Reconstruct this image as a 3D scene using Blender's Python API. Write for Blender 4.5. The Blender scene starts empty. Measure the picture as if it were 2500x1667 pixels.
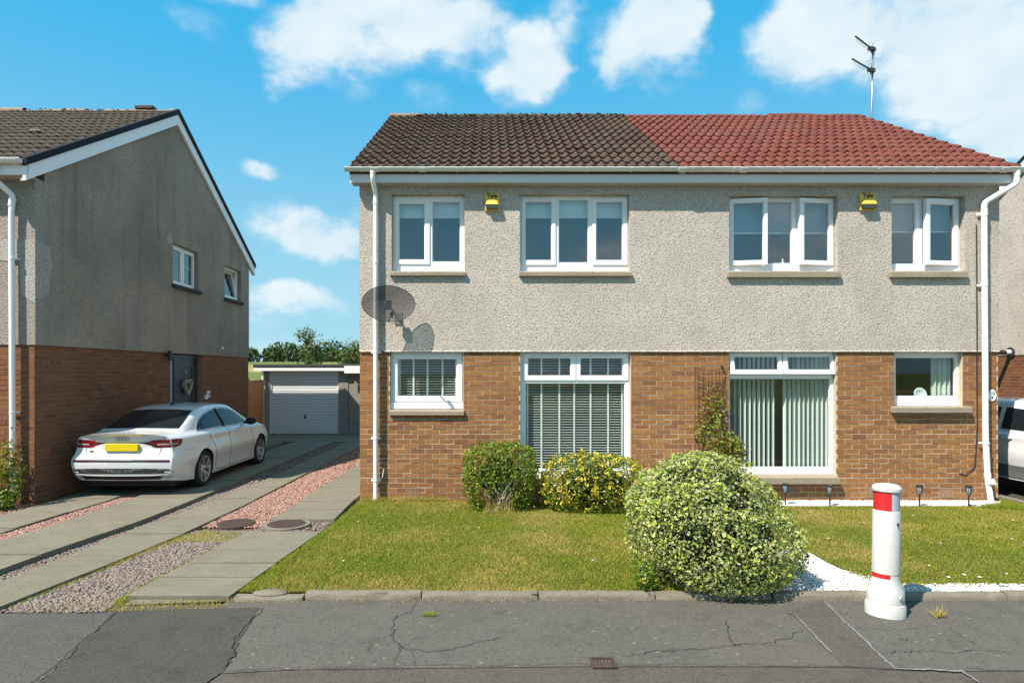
import bpy, bmesh, math, random
import numpy as np
from mathutils import Vector, Matrix, noise as mnoise
from mathutils.bvhtree import BVHTree
R = math.radians
random.seed(11); rng = np.random.default_rng(11)
scn = bpy.context.scene
# ------------------------------------------------------------------ camera
F, CX, CY, CAMZ = 1500.0, 1190.0, 908.0, 2.02      # photo focal length and principal point in photo pixels
cam_d = bpy.data.cameras.new('camera'); cam = bpy.data.objects.new('camera', cam_d)
scn.collection.objects.link(cam); scn.camera = cam
cam.location = (0, 0, CAMZ); cam.rotation_euler = (R(90), 0, 0)
cam_d.sensor_width = 36; cam_d.lens = F / 2500 * 36
cam_d.shift_x = (1250 - CX) / 2500; cam_d.shift_y = (CY - 833.5) / 2500
cam_d.clip_start = .05; cam_d.clip_end = 3000
# ------------------------------------------------------------------ sun, sky, exposure
LD = Vector((.60, .49, -1.0)).normalized()
SUN_EL = math.asin(-LD.z); SUN_AZ = math.atan2(-LD.x, -LD.y)
sd = bpy.data.lights.new('sun', 'SUN'); sd.energy = 5.0; sd.angle = R(.55); sd.color = (1, .925, .81)
sun = bpy.data.objects.new('sun', sd); scn.collection.objects.link(sun)
sun.rotation_euler = LD.to_track_quat('-Z', 'Y').to_euler(); sun.location = (-20, -20, 25)
scn.view_settings.view_transform = 'Standard'; scn.view_settings.look = 'None'
scn.view_settings.gamma = 1; scn.view_settings.use_curve_mapping = False
scn.view_settings.exposure = .82
scn.cycles.max_bounces = 6; scn.cycles.diffuse_bounces = 3; scn.cycles.glossy_bounces = 3; scn.cycles.transparent_max_bounces = 12
wd = bpy.data.worlds.new('World'); scn.world = wd; wd.use_nodes = True
def build_world():
    nt = wd.node_tree; nt.nodes.clear(); ns = nt.nodes; L = nt.links.new
    out = ns.new('ShaderNodeOutputWorld'); bg = ns.new('ShaderNodeBackground'); L(bg.outputs[0], out.inputs[0])
    sky = ns.new('ShaderNodeTexSky'); sky.sky_type = 'NISHITA'; sky.sun_disc = False
    sky.sun_elevation = SUN_EL; sky.sun_rotation = SUN_AZ % (2 * math.pi)
    sky.air_density = 1.0; sky.dust_density = .25; sky.ozone_density = 2.2
    bg.inputs[1].default_value = .056
    def mth(op, a, b=None, c=None, clamp=False):
        n = ns.new('ShaderNodeMath'); n.operation = op; n.use_clamp = clamp
        for i, v in enumerate((a, b, c)):
            if v is None: continue
            if isinstance(v, (int, float)): n.inputs[i].default_value = v
            else: L(v, n.inputs[i])
        return n.outputs[0]
    def mixc(f, a, b, bt='MIX'):
        n = ns.new('ShaderNodeMix'); n.data_type = 'RGBA'; n.blend_type = bt
        for i, v in ((0, f), (6, a), (7, b)):
            if isinstance(v, (int, float)): n.inputs[i].default_value = v
            elif isinstance(v, tuple): n.inputs[i].default_value = (*v, 1)
            else: L(v, n.inputs[i])
        return n.outputs[2]
    tc = ns.new('ShaderNodeTexCoord'); sep = ns.new('ShaderNodeSeparateXYZ'); L(tc.outputs['Generated'], sep.inputs[0])
    az = mth('ARCTAN2', sep.outputs[0], sep.outputs[1]); el = mth('ARCSINE', sep.outputs[2])
    def noi(scale, det, rough, off=0.0, dist=0.0):
        mp = ns.new('ShaderNodeMapping'); mp.inputs['Location'].default_value = (off, off * .7, off * .3)
        mp.inputs['Scale'].default_value = (1, 1, 1.5)
        L(tc.outputs['Generated'], mp.inputs[0])
        n = ns.new('ShaderNodeTexNoise'); n.inputs['Scale'].default_value = scale; n.inputs['Detail'].default_value = det
        n.inputs['Roughness'].default_value = rough; n.inputs['Distortion'].default_value = dist
        L(mp.outputs[0], n.inputs['Vector']); return n.outputs[0]
    n1 = noi(7, 5, .55, 3.1); n2 = noi(7, 5, .55, 9.7); nd = noi(11, 8, .6, 5.5, .3); nf = noi(30, 6, .6, 1.5)
    azw = mth('ADD', az, mth('MULTIPLY', mth('SUBTRACT', n1, .5), .16))
    elw = mth('ADD', el, mth('MULTIPLY', mth('SUBTRACT', n2, .5), .12))
    comb = ns.new('ShaderNodeCombineXYZ'); L(azw, comb.inputs[0]); L(elw, comb.inputs[1])
    blobs = [  # photo px centre, half sizes, weight
        (770, 110, 150, 120, 1.0), (880, 60, 170, 120, .75), (1110, 70, 170, 110, .85), (1290, 160, 130, 100, 1.05), (700, 200, 70, 50, .55),
        (1000, 20, 240, 80, .85), (600, 5, 110, 40, .4), (1380, 70, 90, 90, .45), (2490, 220, 170, 130, 1.0), (1590, 90, 150, 125, 1.15), (1490, 185, 80, 50, .8), (1650, 40, 110, 90, .7),
        (1990, 70, 200, 130, 1.1), (2250, 40, 280, 130, 1.05), (2330, 190, 240, 110, 1.0), (2150, 190, 160, 60, .5), (2480, 330, 200, 70, 1.15), (2420, 120, 200, 140, .7),
        (510, 60, 110, 40, .36), (1020, 240, 90, 50, .3), (640, 425, 70, 36, .6), (760, 565, 140, 62, 1.05), (700, 590, 90, 30, .5),
        (700, 740, 120, 44, .95), (640, 790, 90, 30, .35), (1800, 250, 90, 30, .3), (700, 860, 500, 60, .25)]
    tot = None
    for (px, py, hx, hy, w) in blobs:
        d = Vector(((px - CX) / F, 1, (CY - py) / F)).normalized()
        a0 = math.atan2(d.x, d.y); e0 = math.asin(d.z); k = d.y
        v = ns.new('ShaderNodeVectorMath'); v.operation = 'SUBTRACT'; L(comb.outputs[0], v.inputs[0]); v.inputs[1].default_value = (a0, e0, 0)
        m = ns.new('ShaderNodeVectorMath'); m.operation = 'MULTIPLY'; L(v.outputs[0], m.inputs[0])
        m.inputs[1].default_value = (F / hx / k / k, F / hy / k, 0)
        l = ns.new('ShaderNodeVectorMath'); l.operation = 'LENGTH'; L(m.outputs[0], l.inputs[0])
        r = ns.new('ShaderNodeMapRange'); r.interpolation_type = 'SMOOTHSTEP'
        L(l.outputs['Value'], r.inputs[0]); r.inputs[1].default_value = 1.45; r.inputs[2].default_value = .15
        r.inputs[3].default_value = 0; r.inputs[4].default_value = w
        tot = r.outputs[0] if tot is None else mth('MAXIMUM', tot, r.outputs[0]) if w < .6 else mth('ADD', mth('MULTIPLY', tot, 1.0), mth('MULTIPLY', r.outputs[0], mth('SUBTRACT', 1.15, tot, clamp=True)))
    # the rest of the sky: the same kind of broken cumulus
    big = noi(2.6, 6, .55, 14.2)
    rest = mth('MULTIPLY', mth('SUBTRACT', big, .47), 5.0, clamp=True)
    away = ns.new('ShaderNodeMapRange'); away.interpolation_type = 'SMOOTHSTEP'
    L(mth('ADD', mth('ABSOLUTE', az), mth('MULTIPLY', mth('MAXIMUM', mth('SUBTRACT', el, .62), 0.0), 3.0)), away.inputs[0])
    away.inputs[1].default_value = .85; away.inputs[2].default_value = 1.15
    tot = mth('MAXIMUM', tot, mth('MULTIPLY', rest, away.outputs[0]))
    dens = mth('ADD', tot, mth('MULTIPLY', mth('SUBTRACT', nd, .5), mth('MULTIPLY', mth('MINIMUM', tot, .6), 2.7)))
    dens = mth('ADD', dens, mth('MULTIPLY', mth('SUBTRACT', nf, .5), mth('MULTIPLY', mth('MINIMUM', tot, .5), 1.1)))
    rr = ns.new('ShaderNodeMapRange'); rr.interpolation_type = 'SMOOTHSTEP'; L(dens, rr.inputs[0])
    rr.inputs[1].default_value = .10; rr.inputs[2].default_value = .95
    cl = rr.outputs[0]
    gr = ns.new('ShaderNodeMapRange'); gr.interpolation_type = 'SMOOTHSTEP'; L(el, gr.inputs[0]); gr.inputs[1].default_value = -.02; gr.inputs[2].default_value = .55
    grad = mixc(gr.outputs[0], (4.1, 7.5, 9.0), (.50, 5.0, 8.9))
    tint = mixc(.9, mixc(1.0, sky.outputs[0], (.45, 1.35, 1.5), 'MULTIPLY'), grad)
    # pale haze low in the sky
    hz = ns.new('ShaderNodeMapRange'); L(el, hz.inputs[0]); hz.inputs[1].default_value = .30; hz.inputs[2].default_value = 0.0
    hz.inputs[3].default_value = 0; hz.inputs[4].default_value = .22
    base = mixc(hz.outputs[0], tint, (5.2, 7.0, 7.8))
    shade = mth('MULTIPLY', mth('SUBTRACT', nd, .42), 1.6, clamp=True)
    ccol = mixc(shade, (7.6, 9.0, 9.7), (10.8, 10.9, 10.8))
    fin = mixc(mth('MULTIPLY', cl, .95), base, ccol)
    L(fin, bg.inputs[0])
build_world()
# ------------------------------------------------------------------ helpers
COL = scn.collection
WM = {}
def G(px, py, z=0.0):
    t = (CAMZ - z) * F / (py - CY); return ((px - CX) * t / F, t, z)
def PX(px, Y): return (px - CX) * Y / F
def PZ(py, Y): return CAMZ + (CY - py) * Y / F
def reg(o, parent=None):
    COL.objects.link(o)
    if parent is not None:
        o.parent = parent
        if parent.type == 'EMPTY': o.matrix_parent_inverse = Matrix.Translation(-Vector(parent.location))
    return o
def tag(o, label=None, cat=None, group=None, kind=None):
    if label: o['label'] = label
    if cat: o['category'] = cat
    if group: o['group'] = group
    if kind: o['kind'] = kind
    return o
def thing(name, loc, label, cat, group=None):
    o = bpy.data.objects.new(name, None); o.location = loc; o.empty_display_size = .2
    COL.objects.link(o); return tag(o, label, cat, group)
class MB:
    def __init__(s): s.v = []; s.f = []; s.m = []
    def add(s, vs, fs, mi=0):
        b = len(s.v); s.v.extend([tuple(p) for p in vs]); s.f.extend([tuple(b + i for i in f) for f in fs]); s.m.extend([mi] * len(fs)); return s
    def box(s, x0, x1, y0, y1, z0, z1, mi=0):
        if x0 > x1: x0, x1 = x1, x0
        if y0 > y1: y0, y1 = y1, y0
        if z0 > z1: z0, z1 = z1, z0
        return s.add([(x0,y0,z0),(x1,y0,z0),(x1,y1,z0),(x0,y1,z0),(x0,y0,z1),(x1,y0,z1),(x1,y1,z1),(x0,y1,z1)],
                     [(0,3,2,1),(4,5,6,7),(0,1,5,4),(1,2,6,5),(2,3,7,6),(3,0,4,7)], mi)
    def prism(s, pts, axis, a, b, mi=0):      # polygon pts (2d) extruded along axis from a to b
        n = len(pts)
        def mk(p, t):
            return {'x': (t, p[0], p[1]), 'y': (p[0], t, p[1]), 'z': (p[0], p[1], t)}[axis]
        vs = [mk(p, a) for p in pts] + [mk(p, b) for p in pts]
        fs = [tuple(range(n))[::-1], tuple(range(n, 2 * n))] + [(i, (i + 1) % n, n + (i + 1) % n, n + i) for i in range(n)]
        return s.add(vs, fs, mi)
    def tube(s, pts, r, n=8, mi=0, cap=True):
        pts = [Vector(p) for p in pts]; m = len(pts)
        rs = r if isinstance(r, (list, tuple)) else [r] * m
        t0 = (pts[1] - pts[0]).normalized()
        a = t0.orthogonal().normalized(); vs = []
        for i, p in enumerate(pts):
            t = (pts[min(i + 1, m - 1)] - pts[max(i - 1, 0)]).normalized()
            a = (a - t * a.dot(t)).normalized(); b = t.cross(a)
            for k in range(n):
                q = 2 * math.pi * k / n; vs.append(p + (a * math.cos(q) + b * math.sin(q)) * rs[i])
        fs = [(i * n + k, i * n + (k + 1) % n, (i + 1) * n + (k + 1) % n, (i + 1) * n + k) for i in range(m - 1) for k in range(n)]
        if cap: fs += [tuple(range(n))[::-1], tuple(range((m - 1) * n, m * n))]
        return s.add(vs, fs, mi)
    def lathe(s, prof, c=(0, 0, 0), n=20, mi=0, axis='z'):
        vs = []; m = len(prof)
        for (r, h) in prof:
            for k in range(n):
                q = 2 * math.pi * k / n; x, y = r * math.cos(q), r * math.sin(q)
                p = {'z': (x, y, h), 'x': (h, x, y), 'y': (x, h, y)}[axis]
                vs.append((c[0] + p[0], c[1] + p[1], c[2] + p[2]))
        fs = [(i * n + k, i * n + (k + 1) % n, (i + 1) * n + (k + 1) % n, (i + 1) * n + k) for i in range(m - 1) for k in range(n)]
        fs += [tuple(range(n))[::-1], tuple(range((m - 1) * n, m * n))]
        return s.add(vs, fs, mi)
    def plate(s, x0, x1, z0, z1, holes, y0, y1, mi=0, f=None):   # slab in XZ with rectangular holes; f maps (u,y,z)->xyz
        xs = sorted({x0, x1, *[h[0] for h in holes], *[h[1] for h in holes]}); xs = [x for x in xs if x0 - 1e-6 <= x <= x1 + 1e-6]
        zs = sorted({z0, z1, *[h[2] for h in holes], *[h[3] for h in holes]}); zs = [z for z in zs if z0 - 1e-6 <= z <= z1 + 1e-6]
        nx, nz = len(xs), len(zs)
        def solid(i, j):
            if i < 0 or j < 0 or i >= nx - 1 or j >= nz - 1: return False
            cx, cz = (xs[i] + xs[i + 1]) / 2, (zs[j] + zs[j + 1]) / 2
            return not any(h[0] < cx < h[1] and h[2] < cz < h[3] for h in holes)
        f = f or (lambda u, y, z: (u, y, z))
        vs = []; fs = []
        def q(*p):
            b = len(vs); vs.extend([f(*a) for a in p]); fs.append((b, b + 1, b + 2, b + 3))
        for i in range(nx - 1):
            for j in range(nz - 1):
                if not solid(i, j): continue
                a, b, c, d = xs[i], xs[i + 1], zs[j], zs[j + 1]
                q((a, y0, c), (b, y0, c), (b, y0, d), (a, y0, d)); q((b, y1, c), (a, y1, c), (a, y1, d), (b, y1, d))
                if not solid(i - 1, j): q((a, y1, c), (a, y0, c), (a, y0, d), (a, y1, d))
                if not solid(i + 1, j): q((b, y0, c), (b, y1, c), (b, y1, d), (b, y0, d))
                if not solid(i, j - 1): q((a, y1, c), (b, y1, c), (b, y0, c), (a, y0, c))
                if not solid(i, j + 1): q((a, y0, d), (b, y0, d), (b, y1, d), (a, y1, d))
        return s.add(vs, fs, mi)
    def mesh(s, name, mats, smooth=False):
        me = bpy.data.meshes.new(name); me.from_pydata(s.v, [], s.f)
        for m in (mats if isinstance(mats, (list, tuple)) else [mats]): me.materials.append(m)
        if any(s.m): me.polygons.foreach_set('material_index', s.m)
        if smooth: me.polygons.foreach_set('use_smooth', [True] * len(s.f))
        me.update(); return me
    def build(s, name, mats, parent=None, smooth=False, bevel=0, seg=2):
        o = bpy.data.objects.new(name, s.mesh(name, mats, smooth)); reg(o, parent)
        if bevel:
            b = o.modifiers.new('bevel', 'BEVEL'); b.width = bevel; b.segments = seg; b.limit_method = 'ANGLE'; b.angle_limit = R(35)
        return o
def smooth_by_angle(o, deg=35):
    o.data.polygons.foreach_set('use_smooth', [True] * len(o.data.polygons))
    o.data.set_sharp_from_angle(angle=R(deg))
def npmesh(name, verts, tris, mats, attrs=None, smooth=False):
    me = bpy.data.meshes.new(name); nv, nt_ = len(verts), len(tris); k = tris.shape[1]
    me.vertices.add(nv); me.vertices.foreach_set('co', np.ascontiguousarray(verts, dtype=np.float32).ravel())
    me.loops.add(nt_ * k); me.loops.foreach_set('vertex_index', np.ascontiguousarray(tris, dtype=np.int32).ravel())
    me.polygons.add(nt_); me.polygons.foreach_set('loop_start', np.arange(0, nt_ * k, k, dtype=np.int32))
    if smooth: me.polygons.foreach_set('use_smooth', np.ones(nt_, dtype=bool))
    for m in (mats if isinstance(mats, (list, tuple)) else [mats]): me.materials.append(m)
    for an, av in (attrs or {}).items():
        a = me.attributes.new(an, 'FLOAT', 'POINT'); a.data.foreach_set('value', np.ascontiguousarray(av, dtype=np.float32))
    me.update(calc_edges=True); me.validate(); return me
def npobj(name, verts, tris, mats, parent=None, attrs=None, smooth=False):
    return reg(bpy.data.objects.new(name, npmesh(name, verts, tris, mats, attrs, smooth)), parent)
def text_mesh(body, size, mat, name, parent, mtx, depth=.002, bold=0.0):
    cu = bpy.data.curves.new('t', 'FONT'); cu.body = body; cu.size = size; cu.align_x = 'CENTER'; cu.align_y = 'CENTER'
    cu.extrude = depth; cu.offset = bold
    t = bpy.data.objects.new('t', cu); COL.objects.link(t); dg = bpy.context.evaluated_depsgraph_get()
    me = bpy.data.meshes.new_from_object(t.evaluated_get(dg)); bpy.data.objects.remove(t); bpy.data.curves.remove(cu)
    me.materials.clear(); me.materials.append(mat); me.transform(mtx); me.name = name
    return reg(bpy.data.objects.new(name, me), parent)
FACE_CAM = Matrix.Rotation(R(90), 4, 'X')          # text standing in the XZ plane, facing -Y
def inpoly(P, poly):
    x, y = P[:, 0], P[:, 1]; ins = np.zeros(len(P), bool); n = len(poly)
    for i in range(n):
        x0, y0 = poly[i][:2]; x1, y1 = poly[(i + 1) % n][:2]
        c = ((y0 > y) != (y1 > y)); xi = (x1 - x0) * (y - y0) / ((y1 - y0) if y1 != y0 else 1e-9) + x0
        ins ^= c & (x < xi)
    return ins
def scatter(poly, n):
    a = np.array([p[:2] for p in poly]); lo, hi = a.min(0), a.max(0); out = []
    tot = 0
    while tot < n:
        q = rng.random((max(n * 2, 200), 2)) * (hi - lo) + lo; q = q[inpoly(q, poly)]; out.append(q); tot += len(q)
        if len(q) == 0: break
    return np.concatenate(out)[:n]
# ------------------------------------------------------------------ materials
class NT:
    def __init__(s, name):
        s.m = bpy.data.materials.new(name); s.m.use_nodes = True; s.t = s.m.node_tree; s.n = s.t.nodes; s.L = s.t.links.new
        s.p = s.n['Principled BSDF']; s.out = s.n['Material Output']
        s._tc = None
    def co(s, kind='Object'):
        if not s._tc: s._tc = s.n.new('ShaderNodeTexCoord')
        return s._tc.outputs[kind]
    def put(s, sock, v):
        if isinstance(v, (int, float)): sock.default_value = v
        elif isinstance(v, tuple): sock.default_value = (*v, 1) if len(v) == 3 and sock.type == 'RGBA' else v
        else: s.L(v, sock)
    def noise(s, scale, det=4, rough=.55, vec=None, stretch=None, dist=0, dim=None):
        n = s.n.new('ShaderNodeTexNoise'); n.inputs['Scale'].default_value = scale; n.inputs['Detail'].default_value = det
        n.inputs['Roughness'].default_value = rough; n.inputs['Distortion'].default_value = dist
        v = vec or s.co()
        if stretch:
            mp = s.n.new('ShaderNodeMapping'); mp.inputs['Scale'].default_value = stretch; s.L(v, mp.inputs[0]); v = mp.outputs[0]
        s.L(v, n.inputs['Vector']); return n.outputs[0]
    def voro(s, scale, feat='F1', vec=None, out='Distance', rnd=1.0):
        n = s.n.new('ShaderNodeTexVoronoi'); n.feature = feat; n.inputs['Scale'].default_value = scale; n.inputs['Randomness'].default_value = rnd
        s.L(vec or s.co(), n.inputs['Vector']); return n.outputs[out]
    def math(s, op, a, b=None, clamp=False):
        n = s.n.new('ShaderNodeMath'); n.operation = op; n.use_clamp = clamp
        s.put(n.inputs[0], a)
        if b is not None: s.put(n.inputs[1], b)
        return n.outputs[0]
    def rng(s, v, a, b, c=0.0, d=1.0, sm=True):
        n = s.n.new('ShaderNodeMapRange'); n.interpolation_type = 'SMOOTHSTEP' if sm else 'LINEAR'
        s.put(n.inputs[0], v)
        for i, q in enumerate((a, b, c, d)): n.inputs[i + 1].default_value = q
        return n.outputs[0]
    def mix(s, f, a, b, bt='MIX'):
        n = s.n.new('ShaderNodeMix'); n.data_type = 'RGBA'; n.blend_type = bt
        s.put(n.inputs[0], f); s.put(n.inputs[6], a); s.put(n.inputs[7], b); return n.outputs[2]
    def ramp(s, v, stops, const=False):
        n = s.n.new('ShaderNodeValToRGB'); s.put(n.inputs[0], v); e = n.color_ramp.elements
        if const: n.color_ramp.interpolation = 'CONSTANT'
        while len(e) < len(stops): e.new(.5)
        for i, (p, c) in enumerate(stops): e[i].position = p; e[i].color = (*c, 1)
        return n.outputs[0]
    def bump(s, h, strength, dist=.01, prev=None):
        n = s.n.new('ShaderNodeBump'); n.inputs['Strength'].default_value = strength; n.inputs['Distance'].default_value = dist
        s.L(h, n.inputs['Height'])
        if prev is not None: s.L(prev, n.inputs['Normal'])
        return n.outputs[0]
    def piece(s):        # random number for each object or loose piece
        a = s.n.new('ShaderNodeObjectInfo').outputs['Random']; b = s.n.new('ShaderNodeNewGeometry').outputs['Random Per Island']
        return s.math('FRACT', s.math('ADD', a, s.math('MULTIPLY', b, 7.31)))
    def attr(s, name):
        n = s.n.new('ShaderNodeAttribute'); n.attribute_name = name; return n.outputs['Fac']
    def done(s, col=None, rough=.7, spec=.4, normal=None, metal=0.0, **kw):
        p = s.p
        if col is not None: s.put(p.inputs['Base Color'], col)
        s.put(p.inputs['Roughness'], rough); p.inputs['Specular IOR Level'].default_value = spec; p.inputs['Metallic'].default_value = metal
        if normal is not None: s.L(normal, p.inputs['Normal'])
        for k, v in kw.items(): s.put(p.inputs[k.replace('_', ' ')], v)
        return s.m
def plain(name, c, rough=.5, spec=.4, var=.12, vs=6.0, metal=0.0, bump=0.0, bs=60.0, **kw):
    t = NT(name); n = t.noise(vs, 5, .6)
    d = tuple(x * (1 - var) for x in c); u = tuple(min(1, x * (1 + var)) for x in c)
    col = t.mix(n, d, u); nrm = None
    if bump: nrm = t.bump(t.noise(bs, 5, .6), bump, .006)
    rr = t.math('ADD', rough - .06, t.math('MULTIPLY', t.noise(vs * 3, 3), .12))
    return t.done(col, rr, spec, nrm, metal, **kw)
def m_render(name, c1, c2, stain=0.0, streak=0.0):
    t = NT(name)
    ds = t.noise(1.3, 2, .5); w = t.noise(38, 2, .5)
    cell = t.voro(80); big = t.voro(46)
    crack = t.math('ADD', t.math('MULTIPLY', cell, .6), t.math('MULTIPLY', big, .7))
    h = t.math('SUBTRACT', 1.0, crack)
    peb = t.voro(80, out='Color'); 
    sepn = t.n.new('ShaderNodeSeparateColor'); t.L(peb, sepn.inputs[0])
    col = t.mix(sepn.outputs[0], c1, c2)
    col = t.mix(t.math('MULTIPLY', sepn.outputs[1], .22), col, (.42, .29, .24))
    col = t.mix(t.rng(crack, .52, .95, 0, .58), col, (.12, .108, .094))
    col = t.mix(t.rng(ds, .35, .7, 0, .32), col, (.31, .28, .25)); col = t.mix(t.rng(t.noise(5.5, 6, .7, stretch=(1, 1, .35)), .52, .74, 0, .30), col, (.25, .225, .195))
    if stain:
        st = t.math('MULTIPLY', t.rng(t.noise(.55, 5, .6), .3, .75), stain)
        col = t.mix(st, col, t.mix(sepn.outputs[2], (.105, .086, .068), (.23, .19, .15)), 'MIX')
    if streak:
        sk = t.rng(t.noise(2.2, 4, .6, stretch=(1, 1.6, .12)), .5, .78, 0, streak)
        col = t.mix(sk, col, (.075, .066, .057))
    return t.done(col, .92, .15, t.bump(h, .7, .013))
def m_brick(name, tones, mort=False):
    t = NT(name); r = t.piece()
    st = [(i / len(tones), c) for i, c in enumerate(tones)]
    col = t.ramp(r, st)
    off = t.n.new('ShaderNodeVectorMath'); off.operation = 'ADD'; t.L(t.co(), off.inputs[0])
    cb = t.n.new('ShaderNodeCombineXYZ'); t.L(t.math('MULTIPLY', r, 41.0), cb.inputs[0]); t.L(t.math('MULTIPLY', r, 17.0), cb.inputs[2]); t.L(cb.outputs[0], off.inputs[1])
    n = t.noise(16, 6, .65, off.outputs[0], (1, 1, 2.2)); drag = t.noise(60, 4, .6, off.outputs[0], (.35, 1, 1.6), .8)
    col = t.mix(t.rng(n, .40, .72, 0, .45), col, t.mix(r, (.12, .056, .034), (.32, .17, .072)))
    col = t.mix(t.rng(drag, .57, .70, 0, .6), col, (.10, .048, .032))
    col = t.mix(t.rng(t.noise(5, 3, .5, off.outputs[0]), .6, .85, 0, .35), col, (.33, .21, .12))
    return t.done(col, .9, .18, t.bump(drag, .8, .008))
def m_tile(name, a, b, c, moss):
    t = NT(name); r = t.piece()
    col = t.ramp(r, [(0, a), (.5, b), (.95, c)])
    off = t.n.new('ShaderNodeVectorMath'); off.operation = 'ADD'; t.L(t.co(), off.inputs[0])
    cb = t.n.new('ShaderNodeCombineXYZ'); t.L(t.math('MULTIPLY', r, 37.0), cb.inputs[0]); t.L(t.math('MULTIPLY', r, 13.0), cb.inputs[1]); t.L(cb.outputs[0], off.inputs[1])
    n = t.noise(9, 6, .65, off.outputs[0]); f = t.noise(55, 5, .7, off.outputs[0])
    col = t.mix(t.rng(n, .45, .75, 0, .55), col, tuple(x * .55 for x in a))
    col = t.mix(t.rng(f, .60, .72, 0, moss), col, (.025, .021, .016))
    col = t.mix(t.rng(t.voro(26, vec=off.outputs[0]), .16, .08, 0, moss * .55), col, (.30, .27, .22))
    return t.done(col, .88, .22, t.bump(f, .5, .006))
def m_leaf(name, stops, rim=None, rimcol=(.6, .58, .36), rough=.45, trans=.35, spec=.35):
    t = NT(name); r = t.attr('rnd'); col = t.ramp(r, stops)
    if rim:
        e = t.rng(t.math('ADD', t.attr('rim'), t.math('MULTIPLY', t.math('SUBTRACT', t.noise(90, 2), .5), .5)), rim - .10, rim + .06)
        e = t.math('MULTIPLY', e, t.rng(t.math('FRACT', t.math('MULTIPLY', r, 37.7)), .30, .44))
        col = t.mix(e, col, t.mix(r, rimcol, tuple(min(1, x * 1.15) for x in rimcol)))
    m = t.done(col, rough, spec)
    tr = t.n.new('ShaderNodeBsdfTranslucent'); t.L(col, tr.inputs[0])
    mx = t.n.new('ShaderNodeMixShader'); mx.inputs[0].default_value = trans
    t.L(t.p.outputs[0], mx.inputs[1]); t.L(tr.outputs[0], mx.inputs[2]); t.L(mx.outputs[0], t.out.inputs[0]); return m
def m_stone(name, tones, rough=.85):
    t = NT(name); r = t.piece(); col = t.ramp(r, [(i / len(tones), c) for i, c in enumerate(tones)])
    col = t.mix(t.rng(t.noise(70, 3), .5, .75, 0, .3), col, tuple(x * .6 for x in tones[0])); return t.done(col, rough, .25)
def m_glass(name, refl=.10, tint=(.93, .97, .96)):
    t = NT(name); t.n.remove(t.p)
    tr = t.n.new('ShaderNodeBsdfTransparent'); tr.inputs[0].default_value = (*tint, 1)
    gl = t.n.new('ShaderNodeBsdfGlossy'); gl.inputs['Roughness'].default_value = .012; gl.inputs['Color'].default_value = (.95, .97, 1, 1)
    lw = t.n.new('ShaderNodeLayerWeight'); lw.inputs[0].default_value = .5
    f = t.math('ADD', t.math('MULTIPLY', t.math('POWER', lw.outputs['Facing'], 5.0), .9), refl, True)
    mx = t.n.new('ShaderNodeMixShader'); t.L(f, mx.inputs[0]); t.L(tr.outputs[0], mx.inputs[1]); t.L(gl.outputs[0], mx.inputs[2]); t.L(mx.outputs[0], t.out.inputs[0]); return t.m
def m_asphalt(name, c, spots=.5, warm=0.0):
    t = NT(name)
    n = t.noise(1.6, 5, .6); f = t.noise(95, 4, .75); v = t.voro(75, out='Color')
    s1 = t.n.new('ShaderNodeSeparateColor'); t.L(v, s1.inputs[0])
    col = t.mix(n, tuple(x * .8 for x in c), tuple(x * 1.22 for x in c))
    col = t.mix(t.math('MULTIPLY', s1.outputs[0], .5), col, tuple(x * 1.6 for x in c)); col = t.mix(t.rng(s1.outputs[1], .75, .92, 0, .4), col, tuple(x * .45 for x in c))
    col = t.mix(t.rng(f, .55, .75, 0, .5), col, tuple(x * .45 for x in c))
    if spots:
        sp = t.rng(t.math('ADD', t.voro(9), t.math('MULTIPLY', t.noise(24, 3), .28)), .31, .22)
        sp = t.math('MULTIPLY', sp, t.rng(t.noise(.9, 3), .38, .54, 0, spots))
        col = t.mix(sp, col, (.165, .152, .125))
        sp2 = t.rng(t.math('ADD', t.voro(31), t.math('MULTIPLY', t.noise(80, 2), .2)), .22, .16, 0, spots * .7)
        sp2 = t.math('MULTIPLY', sp2, t.rng(t.noise(1.7, 3), .5, .62))
        col = t.mix(sp2, col, (.19, .175, .15))
    col = t.mix(t.rng(t.noise(4.2, 6, .65), .50, .70, 0, .45), col, tuple(x * .62 for x in c)); col = t.mix(t.rng(t.noise(.7, 5, .65), .5, .7, 0, .4), col, (c[0] * 1.25, c[1] * 1.15, c[2] * .98))
    return t.done(col, .9, .2, t.bump(f, .6, .006))
def m_concrete(name, c, dark=.5):
    t = NT(name); r = t.piece()
    n = t.noise(3.2, 6, .65); f = t.noise(70, 5, .7); ln = t.noise(5, 5, .6, stretch=(.5, 3.0, 1))
    col = t.mix(n, tuple(x * .62 for x in c), tuple(x * 1.2 for x in c))
    col = t.mix(t.math('MULTIPLY', r, .35), col, tuple(x * .72 for x in c))
    col = t.mix(t.rng(ln, .5, .75, 0, .42), col, tuple(x * dark for x in c))
    col = t.mix(t.rng(f, .52, .68, 0, .65), col, tuple(x * .42 for x in c)); g2 = t.noise(24, 6, .75)
    col = t.mix(t.rng(g2, .52, .66, 0, .55), col, tuple(x * .55 for x in c))
    col = t.mix(t.rng(t.noise(1.3, 4), .55, .75, 0, .25), col, (.15, .15, .085))
    return t.done(col, .9, .2, t.bump(g2, .8, .012, t.bump(f, .5, .006)))
M = {}
M['render'] = m_render('pebbledash', (.66, .60, .53), (.50, .45, .395))
M['render_side'] = m_render('pebbledash_dirt_and_shade', (.52, .435, .35), (.32, .265, .21), .70, .45)  # dark tone: real dirt plus the gable's own shade put into the colour
M['render_old'] = m_render('pebbledash_grey', (.45, .41, .36), (.30, .27, .24), .35, .2)
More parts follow.
